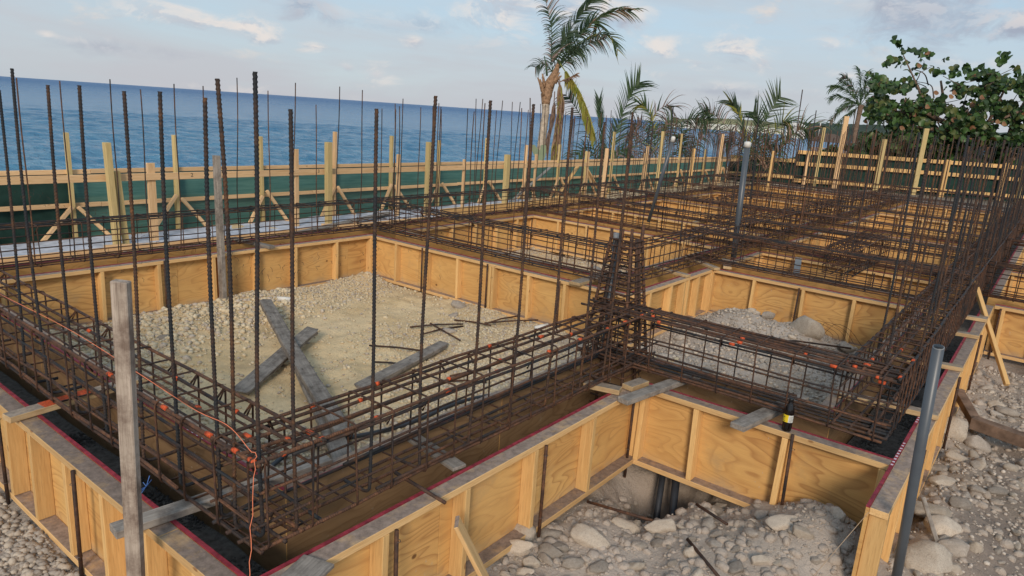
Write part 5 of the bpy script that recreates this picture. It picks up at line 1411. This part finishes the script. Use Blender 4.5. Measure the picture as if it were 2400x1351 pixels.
for i, (p, nrm, s, r) in enumerate(leaves):
    q = nrm.to_track_quat('Z', 'Y') ; q.rotate(Matrix.Rotation(0, 3, 'Z'))
    mw = Matrix.Translation(p) @ (nrm.to_track_quat('Z', 'Y').to_matrix().to_4x4()) @ Matrix.Rotation(r * 40, 4, 'Z') @ Matrix.Diagonal((s, s, s, 1))
    if i < 120 and r > .972: r = .5
    me = LM[lmat(r)][i % 3]
    if i < 290: link('leaf', me, sg, mw)
    else:
        V_, F_ = rest[lmat(r)]; o = len(V_)
        V_ += [(sgi @ mw) @ v.co for v in me.vertices]
        F_ += [tuple(o + v for v in f.vertices) for f in me.polygons]
RV, RF, RI = [], [], []
for k_ in range(4):
    o = len(RV); RV += rest[k_][0]; RF += [tuple(o + v for v in f) for f in rest[k_][1]]; RI += [k_] * len(rest[k_][1])
me = pymesh('foliage', RV, RF, ['leaf_green', 'leaf_dark', 'leaf_olive', 'leaf_brown'], True); me.polygons.foreach_set('material_index', RI)
tag(link('foliage', me, sg), kind='stuff')
# low scrub behind the fence
SV, SF, SI = [], [], []
for k_ in range(2600):
    x = R.uniform(1640, 2500); ty = 392 if x < 1850 else 372 if x < 1990 else 350
    y = ty + R.random() ** .7 * 60 + (x - 1900) * .04 - 8 * mnoise.noise(Vector((x * .03, 0, 0)))
    p = DP(37 + R.uniform(-1.5, 2), x, y); r_ = R.uniform(.10, .26); nrm = Vector((R.uniform(-1, .4), R.uniform(-1, .4), R.uniform(-.2, 1))).normalized()
    mw = Matrix.Translation(p) @ nrm.to_track_quat('Z', 'Y').to_matrix().to_4x4() @ Matrix.Diagonal((r_, r_ * .7, r_, 1))
    me = LM[0][k_ % 3]; o = len(SV); SV += [mw @ v.co for v in me.vertices]; SF += [tuple(o + v for v in f.vertices) for f in me.polygons]; SI += [R.choice((0, 0, 1, 2))] * len(me.polygons)
me = pymesh('scrub', SV, SF, ['leaf_dark', 'leaf_green', 'scrub_green'], True); me.polygons.foreach_set('material_index', SI)
tag(link('scrub', me), 'low dark green scrub growing behind the right fence', 'scrub', kind='stuff')

# ---------------------------------------------------------------- hut on its pier, headland
hc = DP(85, 1941, 345); hx = Vector((RIGHT.x, RIGHT.y, 0)).normalized(); hy = Vector((FWD.x, FWD.y, 0)).normalized()
hut = empty('thatched_hut', (hc.x, hc.y, -3.2), 'small thatched hut on a timber pier over the water', 'hut')
def hp(a, b2, z): return Vector((hc.x, hc.y, z)) + hx * a + hy * b2
zr, ze = 1.75, .85
V = [hp(-2.0, -1.7, ze), hp(2.1, -1.7, ze), hp(2.1, 1.7, ze), hp(-2.0, 1.7, ze), hp(-.5, 0, zr), hp(.5, 0, zr), hp(-2.0, -1.7, ze - .1), hp(2.1, -1.7, ze - .1), hp(2.1, 1.7, ze - .1), hp(-2.0, 1.7, ze - .1)]
rme = pymesh('roof', [v - hp(0, 0, 0) for v in V], [(0, 1, 5, 4), (1, 2, 5), (2, 3, 4, 5), (3, 0, 4), (6, 7, 1, 0), (7, 8, 2, 1), (8, 9, 3, 2), (9, 6, 0, 3)], 'thatch')
link('roof', rme, hut, Matrix.Translation(hp(0, 0, 0)))
for a in (-1.6, -.55, .5, 1.6):
    for b2 in (-1.3, 1.3): tube('post', [hp(a, b2, -3.3), hp(a, b2, ze)], .07, 'bark', hut, 6)
stick('deck', hp(-2.6, 0, -.62), hp(2.3, 0, -.62), 2.8, .14, 'pier_wood', hut)
for z in (-.25, .02): stick('handrail', hp(-2.5, -1.38, z), hp(2.2, -1.38, z), .06, .11, 'pier_wood', hut)
for k_ in range(14): stick('baluster', hp(-2.5 + .36 * k_, -1.38, -.6), hp(-2.5 + .36 * k_, -1.38, 0), .06, .05, 'pier_wood', hut, up=tuple(hy))
stick('stair_side', hp(-2.6, -1.4, -.1), hp(-1.2, -1.6, -1.2), .12, .25, 'pier_wood', hut)
for a in (-2.4, -1.0, .4, 1.9): tube('pile', [hp(a, -1.2, -4.2), hp(a, -1.2, -.6)], .11, 'bark', hut, 6)
tag(stick('sea_wall', hp(-3.2, -5, -1.35), hp(7, -5, -1.35), .8, .55, 'white_wall'), 'pale low wall at the foot of the hut', 'wall', kind='thing')
def shrub(x, y, d, r, n, label, m2=('leaf_green', 'leaf_dark')):
    e_v, e_f, mi = [], [], []; c0 = DP(d, x, y)
    for k in range(n):
        p = Vector((R.gauss(0, .5), R.gauss(0, .5), abs(R.gauss(0, .35)))) * r; s = R.uniform(.12, .25) * r ** .4
        nrm = Vector((R.uniform(-1, 1), R.uniform(-1, 1), R.uniform(-.2, 1))).normalized()
        mw = Matrix.Translation(p) @ nrm.to_track_quat('Z', 'Y').to_matrix().to_4x4() @ Matrix.Diagonal((s, s * .6, s, 1))
        me_ = LM[0][k % 3]; o = len(e_v); e_v += [mw @ v.co for v in me_.vertices]; e_f += [tuple(o + v for v in f.vertices) for f in me_.polygons]; mi += [k % 2] * len(me_.polygons)
    me_ = pymesh('shrub', e_v, e_f, list(m2), True); me_.polygons.foreach_set('material_index', mi)
    return tag(link('shrub', me_, None, Matrix.Translation(c0)), label, 'shrub')
shrub(1948, 357, 45, .42, 130, 'bright green shrub in front of the thatched hut', ('leaf_olive', 'leaf_green'))
shrub(1982, 350, 44, .38, 80, 'dark rounded shrub right of the hut', ('leaf_dark', 'leaf_green'))

# headland across the bay
def ridge(name, label, pts, d, depth, m, zb_=-3.2, seed=0, kind='structure'):
    """pts: (picture x, crest y); real ridge with a near slope and a far slope"""
    n = 90; V = []; F = []; rs = random.Random(seed)
    for i in range(n + 1):
        f = i / n * (len(pts) - 1); k = min(int(f), len(pts) - 2); g = f - k
        x = pts[k][0] * (1 - g) + pts[k + 1][0] * g; y = pts[k][1] * (1 - g) + pts[k + 1][1] * g
        y -= 1.6 * mnoise.noise(Vector((x * .22, seed, 0))) + .9 * mnoise.noise(Vector((x * .7, seed, 5)))
        top = DP(d, x, y); ray_ = Vector((top.x, top.y, 0)).normalized(); h = max(top.z, zb_ + .4)
        for (o_, z) in ((-depth * .30, zb_ - .5), (-depth * .26, zb_ + .5), (-depth * .15, zb_ + (h - zb_) * .55), (0, h), (depth * .35, zb_ + (h - zb_) * .8), (depth, zb_ - .5)):
            V.append((top.x + ray_.x * o_, top.y + ray_.y * o_, z + (rs.uniform(-.3, .3) if z > zb_ + 1 else 0)))
    for i in range(n):
        for j in range(5): a = i * 6 + j; F.append((a, a + 6, a + 7, a + 1))
    return tag(link(name, pymesh(name, V, F, m, True)), label, None, kind=kind)
plain('hill_tan', (.22, .21, .12), .95, .1, .45, .06)
plain('hill_dark', (.048, .066, .055), .95, .1, .4, .07)
plain('far_beach', (.62, .58, .48), .95, .1, .1, .05)
ridge('headland', None, [(1560, 283), (1600, 279), (1660, 277), (1700, 278), (1730, 280), (1780, 284), (1850, 291)], 800, 120, 'hill_tan', seed=3)
ridge('headland', None, [(1838, 289), (1850, 285), (1900, 288), (1960, 290), (2020, 292), (2120, 297), (2260, 305), (2480, 318)], 520, 90, 'hill_dark', seed=8)
ridge('beach', None, [(1560, 289), (1620, 289), (1700, 292), (1780, 297), (1850, 303)], 770, 60, 'far_beach', seed=5)
def far_house(x, y, w, h, label, d=470, roof='roof_dark'):
    c0 = DP(d, x, y); e = empty('far_house', (c0.x, c0.y, -3.2), label, 'house')
    def q(a, b2, z): return Vector((c0.x, c0.y, z)) + hx * a + hy * b2
    stick('wall', q(-w / 2, 0, (-3.2 + c0.z) / 2), q(w / 2, 0, (-3.2 + c0.z) / 2), w * .6, c0.z + 3.2, 'white_wall', e, bev=0)
    V = [q(-w * .55, -w * .36, c0.z), q(w * .55, -w * .36, c0.z), q(w * .55, w * .36, c0.z), q(-w * .55, w * .36, c0.z), q(-w * .25, 0, c0.z + h), q(w * .25, 0, c0.z + h)]
    link('roof', pymesh('roof', [v - q(0, 0, 0) for v in V], [(0, 1, 5, 4), (1, 2, 5), (2, 3, 4, 5), (3, 0, 4), (3, 2, 1, 0)], roof), e, Matrix.Translation(q(0, 0, 0)))
    for k in (-.3, 0, .3): stick('window', q(k * w - .6, -w * .305, c0.z - 1.2), q(k * w + .6, -w * .305, c0.z - 1.2), .1, 1.2, 'roof_dark', e, bev=0)
far_house(1866, 296, 11, 2.2, 'white roofed house on the shore of the dark headland', roof='white_wall')
far_house(1852, 299, 6, 1.4, 'small pale house left of the white roofed one', roof='white_wall')
far_house(1622, 287, 12, 2.5, 'leftmost pale building on the tan headland', 700, 'white_wall')
far_house(1608, 287, 8, 2.0, 'low pale building beside the palm frond on the headland', 690)
mst = DP(500, 1928, 262); tag(tube('mast', [(mst.x, mst.y, -3.2), (mst.x, mst.y, DP(500, 1928, 283).z)], .35, 'white_plastic', None, 5), 'thin pale mast on the dark headland', 'mast')

# ---------------------------------------------------------------- rocks one can tell apart
PR = [(1228, 1250, 29, 'p', 1.0, 1.0, 'round pale boulder at the foot of the front form'), (1207, 1292, 42, 'p', .55, .8, 'long tapering pale rock left of the round boulder'), (1378, 1268, 46, 'p', .7, .8, 'largest smooth pale rock in the middle of the pit'), (1290, 1300, 33, 'g', .75, .9, 'rough grey rock below the round boulder'),
      (1468, 1236, 36, 'p', .6, .75, 'smooth pale rock nearest the hole'), (1290, 1250, 27, 'g', .6, .7, 'flat grey rock right of the round boulder'), (1310, 1285, 30, 'g', .8, .8, 'squarish grey rock beside the largest smooth one'), (1245, 1325, 28, 'p', .7, .9, 'speckled rock near the bottom edge of the pit'),
      (1225, 1345, 26, 'p', .8, .8, 'pale rock cut by the bottom edge beside the leaning strip'), (1345, 1322, 26, 'g', .7, .8, 'broken brownish rock near the bottom of the pit'), (1405, 1328, 26, 'g', .8, .7, 'low grey stone right of the brownish rock'), (1555, 1236, 42, 'p', .5, .5, 'flat slab like pale rock in the middle right of the pit'),
      (1620, 1298, 25, 'p', .75, .9, 'rounded rock standing alone in the grey soil'), (1785, 1312, 34, 'p', .45, .6, 'long low pale rock in the soil at the right of the pit'), (1828, 1322, 22, 'p', .55, .6, 'small pale rock beside the long low one'), (1725, 1332, 24, 'g', 1.1, .8, 'upright grey rock near the bottom edge'),
      (1882, 1252, 34, 'p', .55, .6, 'smooth oval rock near the right form'), (1835, 1228, 40, 'p', .75, .6, 'lumpy crust of pale rock against the back form'), (1692, 1182, 16, 'p', .8, .8, 'pale knob of rock high on the spoil'), (1500, 1275, 18, 'g', .8, .8, 'grey stone between the smooth rocks'), (1545, 1275, 20, 'g', .8, .9, 'pitted stone right of the middle of the pit')]
def pxrock(x, y, half, kind, sy, sz, label, grp, zg=None, big=False, **kw):
    # ground point seen in that direction, found by stepping along the ray
    d = (RIGHT * ((x - 1200) / 1648.8) + DOWN * ((y - 675.5) / 1648.8) + FWD); t = .5
    while t < 60:
        p = Vector((0, 0, 1.85)) + d * t
        if p.z < float(ground_z(p.x, p.y)) + .02: break
        t += .02
    return rock(p.x, p.y, half / 1648.8 * t * 1.08, {'p': 'rock_pale', 'g': 'rock_grey', 's': 'rock_sand'}[kind], label, grp, sy=sy * 1.25, sz=sz * 1.15, rz=math.atan2(RIGHT.y, RIGHT.x) + R.uniform(-.4, .4), big=big, **kw)
for r_ in PR: pxrock(*r_[:6], r_[6], 'loose rocks in the front pit')
RR = [(2172, 1318, 62, 'p', .9, .8, 'huge pale flat boulder behind the foot of the grey pipe'), (2178, 1200, 50, 'p', .7, .8, 'pale brown boulder touching the grey pipe, bridging a dark gap'), (2212, 1240, 42, 'p', .8, 1.1, 'rounded boulder overhanging the dark gap'), (2230, 1290, 36, 'g', .6, .7, 'grey brown boulder below the overhanging one'),
      (2212, 1128, 42, 'p', .5, .6, 'long cream coloured rock among dark rubble'), (2226, 1015, 38, 'p', 1.0, 1.1, 'tall pale boulder wedged against the form studs'), (2288, 1042, 34, 'g', .7, .8, 'angular grey rock right of the tall boulder'), (2335, 952, 22, 'p', .8, .8, 'pale round rock by the half buried timber'),
      (2245, 1072, 26, 'p', .7, .8, 'smooth stone below the tall boulder'), (2200, 1100, 22, 'g', .8, .8, 'grey stone close to the steel stake'), (2238, 1098, 14, 'p', .8, .8, 'small cream stone beside the long rock'), (2285, 965, 26, 'g', .7, .8, 'grey rock above the half buried timber'), (2360, 965, 26, 'g', .6, .7, 'flat grey rock at the right edge near the timber'),
      (2305, 1010, 30, 'g', .6, .8, 'slanted slab of grey rock'), (2190, 1345, 20, 'p', .8, .8, 'pale rock in the bottom right corner'), (2230, 1335, 24, 'p', .7, .8, 'pair of pale stones at the bottom edge, right one'), (2298, 1090, 22, 'g', .7, .6, 'dull grey stone in the middle of the right rubble'), (2340, 1150, 28, 'g', .6, .5, 'flat crusted stone on the brown soil'), (2290, 1150, 24, 'g', .7, .6, 'brownish stone by the long cream rock'), (2370, 1095, 16, 'p', .8, .8, 'small pale stone near the right edge')]
for r_ in RR: pxrock(*r_[:6], r_[6], 'boulders along the right hand form', big=r_[2] > 35)
rock(8.22, 1.98, .21, 'rock_pale', 'big pale boulder on the spoil heap against the far form', None, z=-.44, big=True, sy=1.1, sz=1.25, sink=.1, rz=1.0)
rock(8.3, 2.45, .11, 'rock_grey', 'grey slab on top of the spoil heap', None, z=-.33, sy=.6, sink=.1, rz=2.4)
rock(8.35, 1.55, .10, 'rock_grey', 'grey stone right of the big boulder on the spoil heap', None, z=-.50, sz=1.1)
pxrock(1076, 718, 18, 'g', .8, .9, 'grey lump on the sand in the right part of the main bay', None)
pxrock(1062, 738, 12, 'g', .8, .8, 'smaller lump below the grey lump in the main bay', None)
pxrock(1050, 775, 20, 'g', .5, .6, 'low stony crust beside the loose bars', None)
pxrock(382, 790, 12, 'g', .9, .8, 'bluish stone on the gravel at the left of the main bay', None)
# generic rubble, every one its own stone
def rubble(n, x0, x1, y0, y1, s0, s1, kinds, grp, lab, cond=None):
    k = 0; g = 0
    while k < n and g < n * 30:
        g += 1
        x, y = R.uniform(x0, x1), R.uniform(y0, y1)
        if cond and not cond(x, y): continue
        s = s0 + (s1 - s0) * R.random() ** 2.2
        rock(x, y, s, R.choice(kinds), lab, grp, sy=R.uniform(.7, 1), sz=R.uniform(.7, 1)); k += 1
rubble(80, 2.3, 4.3, .55, 2.05, .022, .07, ('rock_pale', 'rock_grey'), 'small stones in the front pit', 'fist sized limestone piece among the rocks of the front pit', lambda x, y: y > 2.0 - (x - 2.2) * .55 - .3 or (x > 3.2 and R.random() < .25))
rubble(26, 3.75, 4.4, 1.35, 2.05, .02, .055, ('rock_grey', 'rock_pale'), 'stones round the dug hollow', 'stone lodged in the rough sides of the dug hollow under the form')
rubble(85, 4.2, 8.5, -1.0, .33, .03, .085, ('rock_grey', 'rock_grey', 'rock_pale'), 'rubble beside the right hand form', 'grey limestone rubble piece on the dark soil right of the form', lambda x, y: y > -.1 - (x - 4) * .12 or R.random() < .3)
rubble(50, .55, 1.2, 3.0, 5.2, .02, .06, ('rock_pale', 'rock_grey'), 'rubble at the bottom left', 'pale rubble stone outside the left form')
rubble(45, 5.0, 8.6, 1.1, 3.2, .03, .09, ('rock_grey', 'rock_pale'), 'rubble in the bay behind the short cage', 'grey rubble stone in the bay behind the short cage')
rubble(30, 1.9, 5.5, 2.8, 7.4, .02, .045, ('rock_sand', 'rock_pale', 'rock_grey'), 'stones on the main bay floor', 'small stone on the sandy floor of the main bay')

# gravel carpets
X, Y, S = scatter(42000, 1.9, 6.6, 2.75, 7.6, .007, .026, 2.2)
dens = np.clip(.22 + 1.5 * vnoise(X, Y, .8, 21) + sstep(4.6, 3.0, Y) * .9 + sstep(6.3, 7.2, Y) * .7 + sstep(3.2, 2.2, X) * .6, .08, 1)
gravel('gravel', 'cream gravel covering the sandy floor of the main bay', X, Y, S, ['rock_sand', 'rock_sand', 'rock_sand', 'rock_pale'], keep=NR.rand(len(X)) < dens)
X, Y, S = scatter(2600, 1.9, 5.2, 5.6, 7.6, .016, .045, 2)
gravel('gravel', 'coarser pebbles heaped along the sea side form of the main bay', X, Y, S, ['rock_pale', 'rock_sand', 'rock_sand', 'rock_sand'], sub=1, keep=(NR.rand(len(X)) < np.clip((Y - 5.9 + .3 * (3.6 - X)) / 1.2, 0, 1)))
X, Y, S = scatter(5000, 1.9, 5.0, 2.75, 4.6, .012, .034, 2)
gravel('gravel', 'coarser grey gravel behind the front cage', X, Y, S, ['rock_pale', 'rock_sand', 'rock_sand'], sub=1, keep=(NR.rand(len(X)) < np.clip((4.4 - Y) / 1.2, 0, 1)))
X, Y, S = scatter(9000, 7.3, 10.6, 4.05, 7.6, .01, .03)
gravel('gravel', 'gravel on the floor of the second sea side bay', X, Y, S, ['rock_sand', 'rock_pale'])
X, Y, S = scatter(2200, 2.2, 4.4, .5, 2.1, .003, .014, 3)
gravel('gravel', 'fine gravel and crumbs in the front pit', X, Y, S, ['rock_grey'])
X, Y, S = scatter(1500, 2.2, 4.4, .5, 2.1, .008, .05, 3)
gravel('soil_clods', 'dusty clods of soil in the front pit', X, Y, S, ['soil'], sub=2, zoff=-.05, cat='soil')
X, Y, S = scatter(3200, 3.9, 9.5, -1.8, .36, .008, .05, 3)
gravel('soil_clods', 'brown soil clods on the track to the right', X, Y, S, ['soil'], sub=2, zoff=-.05, cat='soil')
X, Y, S = scatter(8000, 4.95, 8.9, .95, 3.5, .006, .03, 2.2)
gravel('gravel', 'broken stones in the bay behind the short cage', X, Y, S, ['rock_grey', 'rock_pale', 'rock_grey'])
X, Y, S = scatter(3500, 3.9, 9.5, -1.6, .36, .005, .022, 2.4)
gravel('gravel', 'brown grey gravel on the track to the right', X, Y, S, ['rock_grey'])
X, Y, S = scatter(9000, .4, 1.2, 2.4, 5.6, .006, .03, 2.0)
gravel('gravel', 'loose stones outside the left form', X, Y, S, ['rock_pale', 'rock_grey'])
X, Y, S = scatter(2500, 1.4, 14, 8.4, 9.2, .01, .03, 2)
gravel('gravel', 'stones on the sand along the sea side form', X, Y, S, ['rock_pale', 'rock_sand'])
X, Y, S = scatter(9000, 4.5, 9.4, .5, .9, .004, .012, 2)
gravel('blinding_grit', 'dark wet grit in the right hand trench', X, Y, S, ['rock_dark'], zf=lambda a, b2: np.full(a.shape, -.455))
X, Y, S = scatter(6000, 1.35, 1.78, 2.2, 5.0, .004, .012, 2)
gravel('blinding_grit', 'dark grit in the left trench', X, Y, S, ['rock_dark'], zf=lambda a, b2: np.full(a.shape, -.50))
